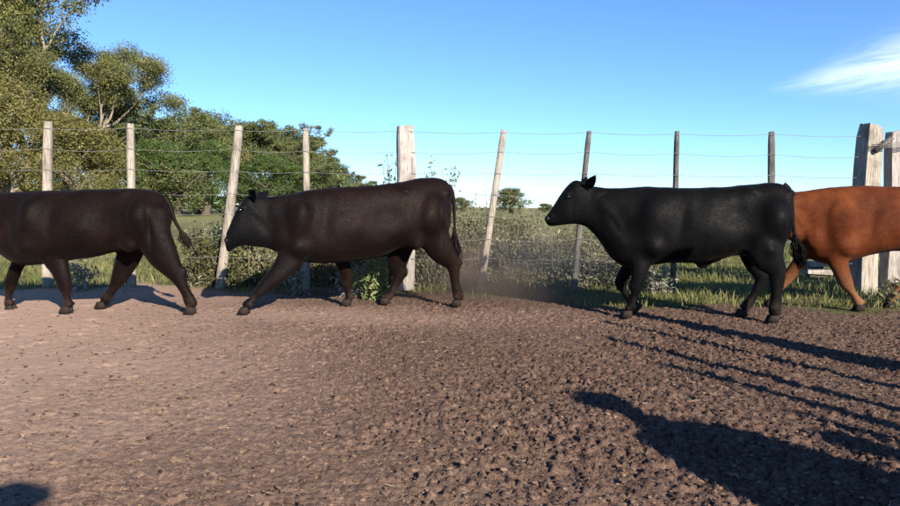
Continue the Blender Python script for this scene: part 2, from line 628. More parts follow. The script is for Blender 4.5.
# top px, base px, width px, depth m, material, squareness
POSTS = [(-62, 122, -60, 0, 8, 'wood_pale', .4), (48, 122, 48, 0, 8.5, 'wood_pale', .5), (131, 124, 131, 0, 7.5, 'wood_pale', .5),
         (239, 126, 217, 0, 8.5, 'wood_pale', .3), (305.5, 129, 306, 0, 6.5, 'wood_pale', .4),
         (403, 126, 405, 0, 17, 'wood_white', .9), (503, 130, 479, 0, 6.5, 'wood_pale', .4), (590, 131, 571, 0, 5.5, 'wood_grey', .4),
         (677.5, 131, 672, 0, 5.0, 'wood_grey', .4), (772.5, 132, 771, 0, 6.5, 'wood_grey', .6)]
post_top = []
for k, (tx, ty, bx, _, wpx, mname, sq) in enumerate(POSTS):
    b = G(bx, 289)
    b = Vector((P(bx, 288, FY).x, FY, -0.25))
    t = P(tx, ty, FY)
    wm = wpx * FY / FPX
    me = post_mesh(b - fence.location, t - fence.location, wm, wm * (1.0 if sq < .8 else 0.75), 100 + k, sq, rot=(0.42 if sq > .8 else 0.2 * (k % 3) - 0.2), cut=0.1 * (k % 3 - 1))
    p = link('post', me, M[mname], fence)
    post_top.append((b, t))
p0 = P(-62, 127, FY)
# wires, strung along the posts with a little sag
hs = [1.90, 1.66, 1.41, 1.15, 0.89, 0.63, 0.38]
for wi, hz in enumerate(hs):
    pts = []
    stations = []
    for b, t in post_top:
        f = (hz - b.z) / (t.z - b.z)
        q = b.lerp(t, min(f, 1.0))
        stations.append(Vector((q.x, FY - 0.05, hz + random.uniform(-.012, .012))))
    first = stations[0] + Vector((-1.4, 0, 0))
    last = Vector((P(873, 140, FY).x - .02, FY - 0.02, hz - .01))
    stations = [first] + stations + [last]
    for a, b2 in zip(stations[:-1], stations[1:]):
        for s in range(6):
            t = s / 6
            pts.append(a.lerp(b2, t) - Vector((0, 0, 0.022 * math.sin(math.pi * t) * (1 + 0.5 * (wi % 2)))) - fence.location)
    pts.append(stations[-1] - fence.location)
    mb = MB()
    mb.tube(pts, 0.0027, 5)
    link('wire', mb.mesh('wire'), M['wire'], fence)

# gate posts and board gate at the right end
gp = empty('gate_posts', (P(874, 288, FY).x, FY, 0), 'pair of thick split timber gate posts braced together beside red calf', 'gate post')


def lp(px, py, Y=FY, o=gp):
    return P(px, py, Y) - o.location


link('post', post_mesh(Vector((lp(862, 288).x, 0, -.3)), lp(873, 125.5), 0.235, 0.22, 301, .9, rot=0.18, cut=-.25), M['wood_pale'], gp)
link('post', post_mesh(Vector((lp(897, 288).x, .04, -.3)), lp(900, 131) + Vector((0.0, .04, 0)), 0.29, 0.24, 302, .9, rot=-0.12, cut=.1), M['wood_white'], gp)
mb = MB()
mb.tube([lp(868, 152) + Vector((0, -.14, 0)), lp(884, 139) + Vector((0, -.15, 0))], [.034, .03], 7)
link('brace', mb.mesh('brace'), M['wood_grey'], gp)
mb = MB()
for k in range(4):
    mb.tube([lp(864, 146 + k * 1.4) + Vector((0, -.15, 0)), lp(882, 144 + k * 1.4) + Vector((0, -.16, 0)), lp(908, 143.5 + k * 1.2) + Vector((0, -.16, 0))], .005, 5)
link('tie_wire', mb.mesh('tie_wire'), M['wire'], gp)

gate = empty('board_gate', (P(960, 288, FY + .2).x, FY + .2, 0), 'whitewashed board gate hung past the thick posts behind red calf', 'gate')
x0, x1 = P(884, 270, FY + .2).x + .12, P(1040, 270, FY + .2).x
for k in range(6):
    z = 0.28 + 0.26 * k
    mb = MB()
    mb.box(((x0 + x1) / 2 - gate.location.x, random.uniform(-.006, .006), z), (x1 - x0, 0.03, 0.15), Matrix.Rotation(random.uniform(-.012, .012), 3, 'Y'), 0.006)
    link('board', mb.mesh('board', False), M['wood_white'] if k % 3 else M['wood_pale'], gate)
for f in (0.08, 0.92):
    mb = MB()
    mb.box((x0 + (x1 - x0) * f - gate.location.x, -0.045, 0.95), (0.1, 0.045, 1.75), None, 0.006)
    link('upright', mb.mesh('upright', False), M['wood_grey'], gate)

# the pen's side fence, standing just outside the view on the sunny side; its posts throw the thin shadows
side = empty('side_fence', (3.45, 2.0, 0), 'wire side fence of the pen running toward the viewer', 'fence')
SP = []
for tpx, tpy, hh_, wd_ in ((585, 303, 2.0, .20), (690, 326, 1.9, .17), (606, 321, 1.95, .085), (612, 337, 1.95, .085), (668, 364, 1.92, .085), (800, 413, 1.8, .08)):
    g_ = G(tpx, tpy)
    k_ = hh_ / math.tan(SUN_EL)
    SP.append((g_.x - SHX * k_, g_.y - SHY * k_, wd_, hh_))
SP += [(3.52, -1.5, .12, 1.95), (3.5, -2.8, .05, 1.8), (3.5, -4.0, .05, 1.8)]
for k, (x, y, wd, hh) in enumerate(SP):
    b = Vector((x, y, -.25)) - side.location
    t = Vector((x + random.uniform(-.04, .04), y + random.uniform(-.05, .05), hh)) - side.location
    link('post', post_mesh(b, t, wd, wd, 400 + k, .4, rot=.3 * k), M['wood_grey'] if k % 2 else M['wood_pale'], side)
for hz in hs:
    mb = MB()
    mb.tube([Vector((x - .03, y, hz - .08)) - side.location for x, y, _, _ in SP], .0022, 5)
    link('wire', mb.mesh('wire'), M['wire'], side)

# short pale boards lying in the field beyond the red calf
bc = P(817, 276, 10.2)
blk = empty('board_pile', (bc.x, 10.2, 0), 'two short pale boards stacked on blocks in the grass', 'boards')
for k, (dx, z, ln) in enumerate(((0.03, .22, .30), (0.0, .10, .36))):
    mb = MB()
    mb.box((dx, 0, z), (ln, .2, .075), Matrix.Rotation(.05 * (k - .5), 3, 'Y'), .008)
    link('board', mb.mesh('board', False), M['wood_white'], blk)
mb = MB()
mb.box((-.02, .02, .02), (.22, .16, .10), None, .01)
mb.box((-.02, .02, .165), (.18, .12, .05), None, .006)
link('block', mb.mesh('block', False), M['wood_grey'], blk)


# ------------------------------------------------------------------ cattle
def tube_rows(rows, origin):
    """rows of x, y, z, r in the side plane, r across -> rings perpendicular to the run"""
    pts = [Vector(r[:3]) - origin for r in rows]
    rings = []
    for i, p in enumerate(pts):
        t = (pts[min(i + 1, len(pts) - 1)] - pts[max(i - 1, 0)])
        t.y *= 0.3
        t.normalize()
        side = Vector((0, 1, 0))
        a = t.cross(side).normalized()
        rf, rl = rows[i][3], rows[i][4]
        rings.append([p + a * (rf * math.cos(q)) + side * (rl * math.sin(q)) for q in [2 * math.pi * k / 14 for k in range(14)]])
    return rings


def hoof_mesh(c, heading, lift):
    """cloven hoof: two claws"""
    mb = MB()
    rot = Matrix.Rotation(heading, 3, 'Z') @ Matrix.Rotation(lift, 3, 'Y')
    for s in (-1, 1):
        rings = []
        for z, a, bk, wd in ((0.062, .036, .034, .024), (0.04, .048, .038, .027), (0.0, .066, .040, .029)):
            ring = []
            for i in range(12):
                q = 2 * math.pi * i / 12
                x = math.cos(q) * (a if math.cos(q) > 0 else bk)
                y = math.sin(q) * wd * (1 - 0.35 * max(0, math.cos(q)))
                ring.append(Vector(c) + rot @ Vector((-x, y + s * .029, z)))
            rings.append(ring)
        mb.loft(list(reversed(rings)))
    return mb.mesh('hoof')


def hair_mesh(me, count, length, seed, flow):
    """short coat hairs lying along the body"""
    r = np.random.default_rng(seed)
    me.calc_loop_triangles()
    nt_ = len(me.loop_triangles)
    tri = np.empty(nt_ * 3, dtype=np.int32)
    me.loop_triangles.foreach_get('vertices', tri)
    tri = tri.reshape(-1, 3)
    co = np.empty(len(me.vertices) * 3, dtype=np.float32)
    me.vertices.foreach_get('co', co)
    co = co.reshape(-1, 3)
    A, B, Cc = co[tri[:, 0]], co[tri[:, 1]], co[tri[:, 2]]
    n = np.cross(B - A, Cc - A)
    ar = np.linalg.norm(n, axis=1)
    pick = r.choice(nt_, count, p=ar / ar.sum())
    u, v = r.random(count), r.random(count)
    fl = u + v > 1
    u[fl], v[fl] = 1 - u[fl], 1 - v[fl]
    p = A[pick] + (B - A)[pick] * u[:, None] + (Cc - A)[pick] * v[:, None]
    nn = n[pick] / ar[pick][:, None]
    f = np.array(flow)[None, :] + r.normal(0, .22, (count, 3))
    f -= nn * (f * nn).sum(1)[:, None]
    f /= np.linalg.norm(f, axis=1)[:, None] + 1e-6
    d = f + nn * r.uniform(.08, .38, count)[:, None]
    d /= np.linalg.norm(d, axis=1)[:, None]
    sd = np.cross(d, nn)
    sd /= np.linalg.norm(sd, axis=1)[:, None] + 1e-6
    ln = length * r.uniform(.5, 1.2, count)[:, None]
    wd = 0.0012
    V = np.stack([p - sd * wd - nn * .002, p + sd * wd - nn * .002, p + d * ln], 1).reshape(-1, 3)
    return mesh_np('coat_hair', V, np.arange(count * 3).reshape(-1, 3))


def make_cow(name, label, coat, depth, rings, legs, tail, ear, eye, sheath=None, seed=1, hips=None, shoulder=None, lm=None, squeeze=None, group='young cattle walking in file through the pen'):
    """everything given in picture coordinates on the animal's own upright plane"""
    if squeeze:
        sq = lambda x: x if x < squeeze[0] else squeeze[0] + (x - squeeze[0]) * squeeze[1]
        rings = [(sq(a), b, sq(c), d, e) for a, b, c, d, e in rings]
        legs = [(a, b, [(sq(q[0]),) + q[1:] for q in c], d, e) for a, b, c, d, e in legs]
        tail = ([(sq(q[0]),) + q[1:] for q in tail[0]], (sq(tail[1][0]),) + tail[1][1:])
        hips = [(sq(q[0]),) + q[1:] for q in hips]
    pa, ya, pb, yb = depth
    D = lambda px: ya + (yb - ya) * (px - pa) / (pb - pa)
    mid = rings[7]
    cx = P(mid[0], 250, D(mid[0])).x
    org = Vector((cx, D(mid[0]), 0))
    root = empty(name, org, label, 'cow', group)
    mb = MB()
    rows = []
    for r in rings:
        t = P(r[0], r[1], D(r[0]))
        b = P(r[2], r[3], D(r[2]))
        rows.append([t.x, t.y, t.z, b.x, b.y, b.z, r[4]])
    loft = []
    for r in catmull(rows, 3):
        t, b, wd = Vector(r[0:3]) - org, Vector(r[3:6]) - org, r[6]
        c, up = (t + b) / 2, (t - b) / 2
        ring = []
        for k in range(24):
            q = 2 * math.pi * k / 24
            s, co = math.sin(q), math.cos(q)
            yy = (wd if wd < .15 else .15 + (wd - .15) * .80) * math.copysign(abs(co) ** 0.70, co) * (1 - 0.15 * s)
            ring.append(c + up * math.copysign(abs(s) ** 0.94, s) + Vector((0, yy, 0)))
        loft.append(ring)
    mb.loft(loft)
    hoofs = []
    for side, off, rows_, planted, toe in legs:
        rr = []
        for (px, py, rf, rl) in rows_:
            i = len(rr)
            if i >= 2:
                kf = 1.38 if .04 < rf < .054 else (1.26 if rf > .04 else (1.04 if rf < .0325 else 1.24))
                rf, rl = rf * kf, rl * 1.16
            o = off * min(1.0, 0.62 + 0.38 * i / 2)
            Y = D(px) + o * side
            p = P(px, py, Y)
            rr.append([p.x, p.y, p.z, rf, rl])
        # the last row is the coronet: planted feet stand on the ground
        if planted:
            zb = rr[-1][2]
            z0 = rr[0][2]
            for q in rr:
                q[2] = z0 - (z0 - q[2]) * (z0 - 0.066) / (z0 - zb)
        if rows_[0][2] > .155:      # point of hock standing out behind the hind leg
            hk = min(rr[3:6], key=lambda q: abs(q[2] - .42))
            mb.ellipsoid((hk[0] - org.x + .058, hk[1] - org.y, hk[2] + .03), (.036, .03, .058), 10, 8)
        else:                       # knee cap
            kn = rr[3] if len(rr) > 6 else rr[2]
            mb.ellipsoid((kn[0] - org.x - .018, kn[1] - org.y, kn[2]), (.048, .046, .055), 10, 8)
        ft = rr[-2]
        for s_ in (-1, 1):          # dew claws
            mb.ellipsoid((ft[0] - org.x + .04, ft[1] - org.y + s_ * .022, ft[2]), (.016, .014, .018), 8, 6)
        rr = catmull(rr, 3)
        mb.loft(tube_rows(rr, org))
        e = Vector(rr[-1][:3]) - org
        if planted:
            hoofs.append((Vector((e.x - 0.008, e.y, 0.006)), 0.0, 0.0))
        else:
            rot = Matrix.Rotation(toe, 3, 'Y')
            hoofs.append((e + rot @ Vector((0, 0, -0.06)), 0.0, toe))
    # muscle masses
    for (px, py, rx, rz, off, ry) in (hips or []) + (shoulder or []):
        for s in (-1, 1):
            c = P(px, py, D(px)) - org
            mb.ellipsoid((c.x, c.y + s * off, c.z), (rx, ry, rz))
    if sheath:
        c = P(sheath[0], sheath[1], D(sheath[0])) - org
        mb.ellipsoid(c, (.075, .04, .065))
        mb.tube([c + Vector((.16, 0, .06)), c + Vector((.02, 0, 0)), c + Vector((-.015, 0, -.045))], [.05, .035, .018], 8)
    # head: blunt muzzle, brows, cheeks
    def hp(k, f):
        r_ = rings[k]
        a_, b_ = P(r_[0], r_[1], D(r_[0])) - org, P(r_[2], r_[3], D(r_[2])) - org
        return a_.lerp(b_, f)
    mz = hp(-3, .45)
    mb.ellipsoid(mz, (.05, .066, .055), 16, 12)
    for s_ in (-1, 1):
        ek = P(eye[0], eye[1], D(eye[0])) - org
        mb.ellipsoid((ek.x + .005, ek.y + s_ * (eye[2] - .012), ek.z + .022), (.035, .022, .02), 10, 8)
        ck = hp(-6, .62)
        mb.ellipsoid((ck.x + .02, ck.y + s_ * .055, ck.z), (.075, .04, .075), 12, 10)
    me = remeshed(mb.mesh('body'), 0.0115, 6, 0.5)
    # melt the muscle masses into the barrel, leaving head and lower legs crisp
    nv = len(me.vertices)
    co = np.empty(nv * 3, dtype=np.float32)
    me.vertices.foreach_get('co', co)
    co = co.reshape(-1, 3)
    ed_ = np.empty(len(me.edges) * 2, dtype=np.int32)
    me.edges.foreach_get('vertices', ed_)
    ed_ = ed_.reshape(-1, 2)
    deg = np.bincount(ed_.ravel(), minlength=nv).astype(np.float32)
    hx = (P(rings[-8][0], 200, D(rings[-8][0])) - org).x
    wm_ = np.clip((co[:, 2] - .44) / .16, 0, 1) * np.clip((co[:, 0] - hx) / .12, 0, 1)
    for it in range(34):
        acc = np.stack([np.bincount(ed_[:, 0], co[ed_[:, 1], k], nv) + np.bincount(ed_[:, 1], co[ed_[:, 0], k], nv) for k in range(3)], 1)
        co = co + (acc / deg[:, None] - co) * (wm_ * .6)[:, None]
    me.vertices.foreach_set('co', co.astype(np.float32).ravel())
    me.update()
    # uneven flesh: broad swells along the barrel
    co = np.empty(len(me.vertices) * 3, dtype=np.float32)
    me.vertices.foreach_get('co', co)
    co = co.reshape(-1, 3)
    no = np.empty(len(me.vertices) * 3, dtype=np.float32)
    me.vertices.foreach_get('normal', no)
    no = no.reshape(-1, 3)
    sg = np.sign(co[:, 1] + 1e-6)
    n1 = vnoise(co[:, 0] * 6 + seed * 7.3 + sg * 3, co[:, 2] * 5, seed) - .5
    n2 = vnoise(co[:, 0] * 13 + seed + sg * 5, co[:, 2] * 8 - co[:, 0] * 3, seed + 9) - .5
    amp = np.clip((co[:, 2] - .35) / .3, 0.1, 1)
    co += no * ((n1 * .008 + n2 * .006) * amp)[:, None]
    # bone and muscle relief: (station from shoulder 0 to rump 1, height px, half sizes m, tilt, depth m)
    sx_, rx_ = lm
    for (st, py, ax, az_, rot, dep) in ((0.02, 216, .085, .17, .25, .026), (.18, 222, .06, .2, .12, -.014), (-.2, 226, .07, .13, -.3, -.014), (-.02, 246, .08, .07, 0, .018),
                                        (.58, 214, .15, .10, -.2, -.022), (.64, 244, .05, .09, .5, -.022), (.70, 192, .055, .032, .1, .016), (.84, 218, .10, .14, .2, .030),
                                        (.935, 226, .022, .16, -.06, -.016), (.985, 193, .035, .03, 0, .020), (.78, 248, .05, .06, 0, .018), (.38, 226, .16, .12, 0, .012),
                                        
                                        (-.33, 210, .05, .12, -.5, .012), (-.28, 222, .035, .14, -.6, -.008)):
        bx = sx_ + (rx_ - sx_) * st
        c = P(bx, py, D(bx)) - org
        dx, dz = co[:, 0] - c.x, co[:, 2] - c.z
        cr, sr = math.cos(rot), math.sin(rot)
        dx, dz = dx * cr - dz * sr, dx * sr + dz * cr
        wgt = np.exp(-(dx / ax) ** 2 - (dz / az_) ** 2) * (np.clip(np.abs(no[:, 1]) * 1.4 - .1, 0, 1) if st < .95 else 1.0)
        co += no * (wgt * dep * 1.5)[:, None]
    me.vertices.foreach_set('co', co.ravel())
    me.update()
    body = link('body', me, coat, root)
    hm = hair_mesh(me, 95000, 0.02, seed, (1.0, 0, -0.35))
    h = link('coat_hair', hm, coat, body)
    tag(h, kind='stuff')
    for c, hd, lift in hoofs:
        link('hoof', hoof_mesh(c, hd, lift), M['hoof'], root)
    # tail: dock, then a switch of long hair
    tp = []
    for (px, py, r, oy) in tail[0]:
        q = P(px, py, D(px) + oy) - org
        tp.append([q.x, q.y, q.z, r])
    tp = catmull(tp, 4)
    mb = MB()
    mb.tube([q[:3] for q in tp], [q[3] for q in tp], 8)
    tl = link('tail', mb.mesh('tail'), coat, root)
    rr = random.Random(seed)
    mb = MB()
    tx, ty, spread = tail[1]
    e = P(tx, ty, D(tx) + tail[0][-1][3]) - org
    s0 = Vector(tp[-5][:3])
    for k in range(240 if spread > .05 else 130):
        a = s0.lerp(Vector(tp[-1][:3]), rr.random()) + Vector([rr.uniform(-.012, .012) for _ in range(3)])
        b = e + Vector([rr.gauss(0, spread) for _ in range(3)])
        mdl = a.lerp(b, .5) + Vector([rr.gauss(0, spread * .8) for _ in range(3)])
        mb.tube([a, mdl, b], [.004, .005, .001], 3, False)
    link('tail_switch', mb.mesh('tail_switch'), coat, tl)
    # ears
    (epx, epy), ed, el_, = ear
    for s in (-1, 1):
        base = P(epx, epy, D(epx)) - org + Vector((0, s * .085, 0))
        d = Vector((ed[0], ed[1] * s, ed[2])).normalized()
        up = Vector((-.75, 0, .66))
        b = (up - d * up.dot(d)).normalized()
        nrm = d.cross(b)
        rings_ = []
        for t in np.linspace(0, 1, 9):
            wv = .044 * math.sin(math.pi * min(1, .14 + .86 * t)) ** .8 * (1 - .25 * t) + .003
            ring = []
            for i in range(10):
                q = 2 * math.pi * i / 10
                cup = -0.35 * wv * (math.cos(q) ** 2)
                ring.append(base + d * (el_ * t) + b * (wv * math.cos(q)) + nrm * (.011 * math.sin(q) * (1.2 - t) + cup * s))
            rings_.append(ring)
        mb = MB()
        mb.loft(rings_)
        em = mb.mesh('ear')
        eo = link('ear', em, coat, root)
        hh = hair_mesh(em, 700, .03, seed + 3, tuple(d))
        tag(link('ear_hair', hh, coat, eo), kind='stuff')
    # moist nose pad, eyes and nostrils
    nz = hp(-2, .3)
    mb = MB()
    mb.ellipsoid((nz.x + .004, nz.y, nz.z), (.034, .056, .034), 14, 10)
    link('nose', mb.mesh('nose'), M['nose'], root)
    for s in (-1, 1):
        q = P(eye[0], eye[1], D(eye[0])) - org
        mb = MB()
        mb.ellipsoid((q.x, q.y + s * eye[2], q.z), (.023, .016, .020), 12, 8)
        link('eye', mb.mesh('eye'), M['eye'], root)
        t = rings[-2]
        q = P(t[0] + 1.2, t[1] + 2.0, D(t[0])) - org
        mb = MB()
        mb.ellipsoid((q.x, q.y + s * .034, q.z), (.013, .014, .010), 10, 6)
        link('nostril', mb.mesh('nostril'), M['nostril'], root)
        mb = MB()
        m0, m1, m2 = hp(-2, .78), hp(-3, .74), hp(-4, .74)
        wv_ = [rings[-2][4], rings[-3][4], rings[-4][4]]
        mb.tube([m0 + Vector((0, s * wv_[0] * .9, 0)), m1 + Vector((0, s * wv_[1] * 1.02, 0)), m2 + Vector((0, s * wv_[2] * .98, 0))], [.006, .007, .004], 6)
        link('mouth', mb.mesh('mouth'), M['nostril'], root)
    return root


M['coat_black'] = coat_mat('coat_black', (0.0018, 0.0018, 0.0021), (0.0030, 0.0028, 0.0031), (0.0055, 0.0052, 0.0056), rough=.56, spec=.085)
M['coat_brown'] = coat_mat('coat_brown', (0.0036, 0.0021, 0.0018), (0.0080, 0.0039, 0.0030), (0.0140, 0.0068, 0.0050), rough=.57, spec=.08)
M['coat_mixed'] = coat_mat('coat_mixed', (0.0042, 0.0022, 0.0018), (0.0096, 0.0043, 0.0031), (0.0165, 0.0075, 0.0052), rough=.57, spec=.08, front=(-.0, -.72, (0.0030, 0.0032, 0.0040)))
M['coat_red'] = coat_mat('coat_red', (0.060, 0.014, 0.005), (0.110, 0.027, 0.0085), (0.18, 0.052, 0.016), leg=(0.26, 0.125, 0.06), rough=.66)

make_cow('cow', 'black calf with raised head and shiny black coat walking ahead of red calf', M['coat_black'], (625, 6.45, 775, 6.25),
         [(788, 198, 787, 216, .06), (786, 187, 785, 236, .16), (776, 182, 774, 251, .21), (756, 183.5, 753, 257, .245), (735, 185.5, 735, 255, .25),
          (715, 187, 718, 259, .275), (690, 188, 695, 263, .29), (665, 187, 667, 263, .285), (645, 186, 646, 266, .25), (628, 187, 628, 268, .215),
          (612, 187.5, 613, 260, .175), (600, 187, 602, 245, .135), (590, 185.5, 593, 233, .105), (580, 181, 584, 226, .1), (573, 181, 575, 224, .1),
          (565, 189, 566, 224.5, .093), (557.5, 200, 559, 225.5, .074), (551, 210, 553, 226.5, .060), (547, 215.5, 549, 226, .055), (544.5, 219, 546, 224, .036)],
         [(-1, .14, [(655, 215, .14, .07), (643, 252, .125, .07), (640, 272, .062, .05), (636.5, 291, .043, .04), (633, 303, .028, .027), (630, 312, .035, .034), (628, 316, .034, .034)], True, 0),
          (1, .14, [(647, 240, .11, .06), (630, 264, .06, .05), (621, 282, .043, .04), (626, 294, .029, .027), (631, 301, .035, .033), (634, 304, .033, .033)], False, -0.9),
          (-1, .155, [(766, 212, .19, .10), (764, 238, .185, .11), (767, 256, .125, .08), (776, 271, .066, .05), (777, 284, .046, .037), (776, 297, .038, .034), (775, 310, .042, .037), (774, 316, .038, .036)], True, 0),
          (1, .155, [(755, 220, .17, .09), (750, 244, .13, .08), (755, 264, .085, .055), (762, 280, .052, .04), (755, 297, .033, .03), (747, 309, .04, .035), (743, 314, .037, .035)], True, 0)],
         ([(783, 185, .032, 0), (790, 192, .024, -.02), (792, 212, .018, -.03), (794, 232, .014, -.04), (796, 238, .012, -.06)], (803, 268, .03)),
         ((586, 187), (.28, .72, .62), .155), (567, 197, .082), (703, 262), 3,
         hips=[(766, 222, .155, .21, .165, .095), (750, 240, .10, .13, .165, .06)], lm=(648, 788), shoulder=[(646, 224, .12, .24, .178, .075), (652, 246, .10, .10, .19, .065), (622, 240, .09, .12, .13, .07)])

make_cow('cow', 'dark brown calf with lowered blackish head walking before the thick white post', M['coat_mixed'], (245, 6.45, 455, 7.1),
         [(452, 196, 451, 220, .08), (450, 184.5, 448, 234, .17), (441, 178, 437, 246, .225), (422, 177.5, 420, 247, .265), (402, 181.5, 402, 248, .27),
          (380, 184.5, 382, 257, .29), (355, 186, 358, 261, .30), (330, 187.5, 332, 263, .295), (312, 189, 312, 263, .26), (297, 192.5, 296, 258, .22),
          (283, 195, 284, 254, .17), (270, 196, 270, 249, .13), (260, 195.5, 258, 247, .108), (252, 194, 248, 246, .102), (245, 198, 241.5, 246, .096),
          (237.5, 209, 237, 248, .083), (231.5, 222, 232.5, 250, .067), (227, 235, 229.5, 252.5, .058), (225, 243, 227.5, 252, .036)],
         [(-1, .14, [(302, 222, .14, .07), (293, 254, .135, .07), (280, 275, .075, .055), (263, 292, .046, .042), (254, 302, .031, .029), (248, 309, .038, .036), (246, 312, .036, .036)], True, 0),
          (1, .14, [(330, 240, .11, .06), (341, 262, .07, .055), (347, 279, .048, .043), (348, 290, .036, .034), (348.5, 298, .03, .028), (349, 304, .037, .035), (348, 307, .036, .035)], True, 0),
          (-1, .16, [(428, 208, .20, .10), (433, 234, .165, .105), (442, 252, .11, .072), (453, 267, .056, .046), (455, 284, .036, .033), (458, 297, .042, .037), (458, 302, .039, .036)], True, 0),
          (1, .16, [(412, 220, .18, .09), (402, 246, .13, .08), (397, 265, .085, .055), (399, 277, .052, .04), (394, 289, .034, .031), (389, 298, .04, .036), (386, 301, .037, .035)], True, 0)],
         ([(448, 186, .032, 0), (452.5, 194, .024, -.02), (454, 210, .018, -.02), (454.5, 226, .014, -.02), (455, 238, .012, -.02)], (456, 262, .026)),
         ((256, 197), (.3, .85, .34), .17), (242.5, 210, .085), None, 5,
         hips=[(431, 216, .165, .22, .18, .10), (416, 237, .10, .13, .175, .06)], lm=(304, 451), shoulder=[(303, 222, .125, .23, .185, .075), (306, 246, .11, .10, .19, .065), (284, 236, .1, .12, .12, .07)])

make_cow('cow', 'dark brown calf leading the file, hind leg stretched far behind', M['coat_brown'], (-10, 6.4, 180, 6.45),
         [(168, 207, 167, 220, .06), (165, 198, 163, 237, .165), (156, 190.5, 154, 247, .22), (138, 188.5, 137, 250, .25), (118, 188.5, 118, 251, .265),
          (95, 189, 95, 257, .285), (70, 190, 70, 260, .295), (45, 190.5, 45, 264, .29), (25, 191.5, 26, 265, .255), (10, 192, 12, 259, .215),
          (-5, 192, -4, 249, .165), (-18, 191, -18, 240, .13), (-30, 188, -28, 234, .108), (-40, 186, -38, 230, .1), (-50, 194, -49, 230, .093),
          (-59, 205, -58, 231, .076), (-66, 216, -64, 232, .06), (-70, 221, -68, 231, .055), (-72, 224, -71, 229, .036)],
         [(-1, .14, [(50, 222, .14, .07), (53, 254, .125, .07), (61, 275, .064, .052), (65, 291, .045, .042), (67, 302, .030, .028), (68, 309, .037, .036), (68, 312, .036, .036)], True, 0),
          (1, .14, [(32, 245, .10, .06), (18, 264, .06, .05), (11, 283, .043, .04), (9, 295, .029, .027), (9, 303, .035, .033), (10, 306, .034, .033)], False, -.35),
          (-1, .155, [(150, 208, .19, .10), (153, 234, .165, .105), (163, 256, .118, .075), (177, 278, .058, .047), (185, 293, .037, .034), (190.5, 305, .042, .037), (192, 310, .039, .036)], True, 0),
          (1, .155, [(140, 225, .17, .09), (132, 250, .13, .08), (124, 271, .08, .055), (118, 285, .052, .04), (112, 296, .034, .031), (106, 306, .04, .036), (103, 309, .037, .035)], True, 0)],
         ([(164, 196, .032, 0), (170, 206, .024, -.01), (174, 219, .018, -.02), (179, 228, .014, -.03), (182, 233, .012, -.03)], (189, 246, .018)),
         ((-33, 191), (.3, .85, .1), .16), (-52, 202, .083), None, 8,
         hips=[(149, 219, .155, .20, .165, .095), (136, 238, .10, .13, .165, .06)], lm=(42, 168), shoulder=[(42, 224, .125, .23, .182, .075), (50, 247, .10, .10, .19, .065), (20, 240, .09, .12, .13, .07)])

make_cow('cow', 'reddish brown calf with tan lower legs following behind black calf', M['coat_red'], (780, 7.0, 1000, 7.0),
         [(1004, 206, 1003, 222, .06), (1001, 195, 999, 243, .17), (991, 188, 989, 254, .23), (968, 187, 968, 257, .26), (945, 187.5, 945, 253, .275),
          (920, 187, 922, 252, .295), (895, 186, 897, 251, .30), (870, 186, 870, 254, .285), (850, 186, 850, 260, .255), (832, 187, 832, 264, .225),
          (815, 189, 815, 261, .18), (803, 191, 803, 251, .14), (793, 192, 793, 242, .112), (783, 189, 782, 237, .10), (774, 189, 772, 234, .1),
          (764, 198, 764, 234, .092), (756, 208, 756, 234, .075), (750, 216, 750, 234, .06), (747, 221, 748, 233, .055), (745, 224, 746, 230, .036)],
         [(-1, .14, [(826, 215, .14, .07), (834, 252, .125, .07), (840, 272, .067, .05), (846, 288, .048, .043), (852, 299, .031, .029), (858, 308, .039, .036), (860, 311, .037, .036)], True, 0),
          (1, .14, [(813, 238, .10, .06), (799, 262, .06, .05), (789, 280, .044, .04), (780, 293, .030, .028), (774, 303, .037, .035), (771, 306, .036, .035)], True, 0),
          (-1, .155, [(985, 210, .19, .10), (985, 236, .165, .105), (992, 257, .10, .072), (1003, 273, .056, .046), (1003, 291, .037, .034), (1003, 305, .042, .037), (1002, 310, .039, .036)], True, 0),
          (1, .155, [(968, 222, .17, .09), (946, 246, .13, .08), (930, 264, .08, .055), (923, 276, .052, .04), (909, 292, .034, .031), (898, 303, .04, .036), (894, 307, .037, .035)], True, 0)],
         ([(1001, 193, .032, 0), (1007, 202, .024, -.01), (1009, 220, .018, -.01), (1010, 238, .014, -.01), (1010, 250, .012, -.01)], (1010, 275, .025)),
         ((778, 193), (.35, .85, -.1), .15), (765, 205, .083), None, 12,
         hips=[(980, 222, .155, .21, .165, .095), (965, 240, .10, .13, .165, .06)], lm=(832, 978), squeeze=(870, .8), shoulder=[(829, 222, .12, .23, .178, .075), (838, 246, .10, .10, .19, .065), (808, 238, .09, .12, .13, .07)])


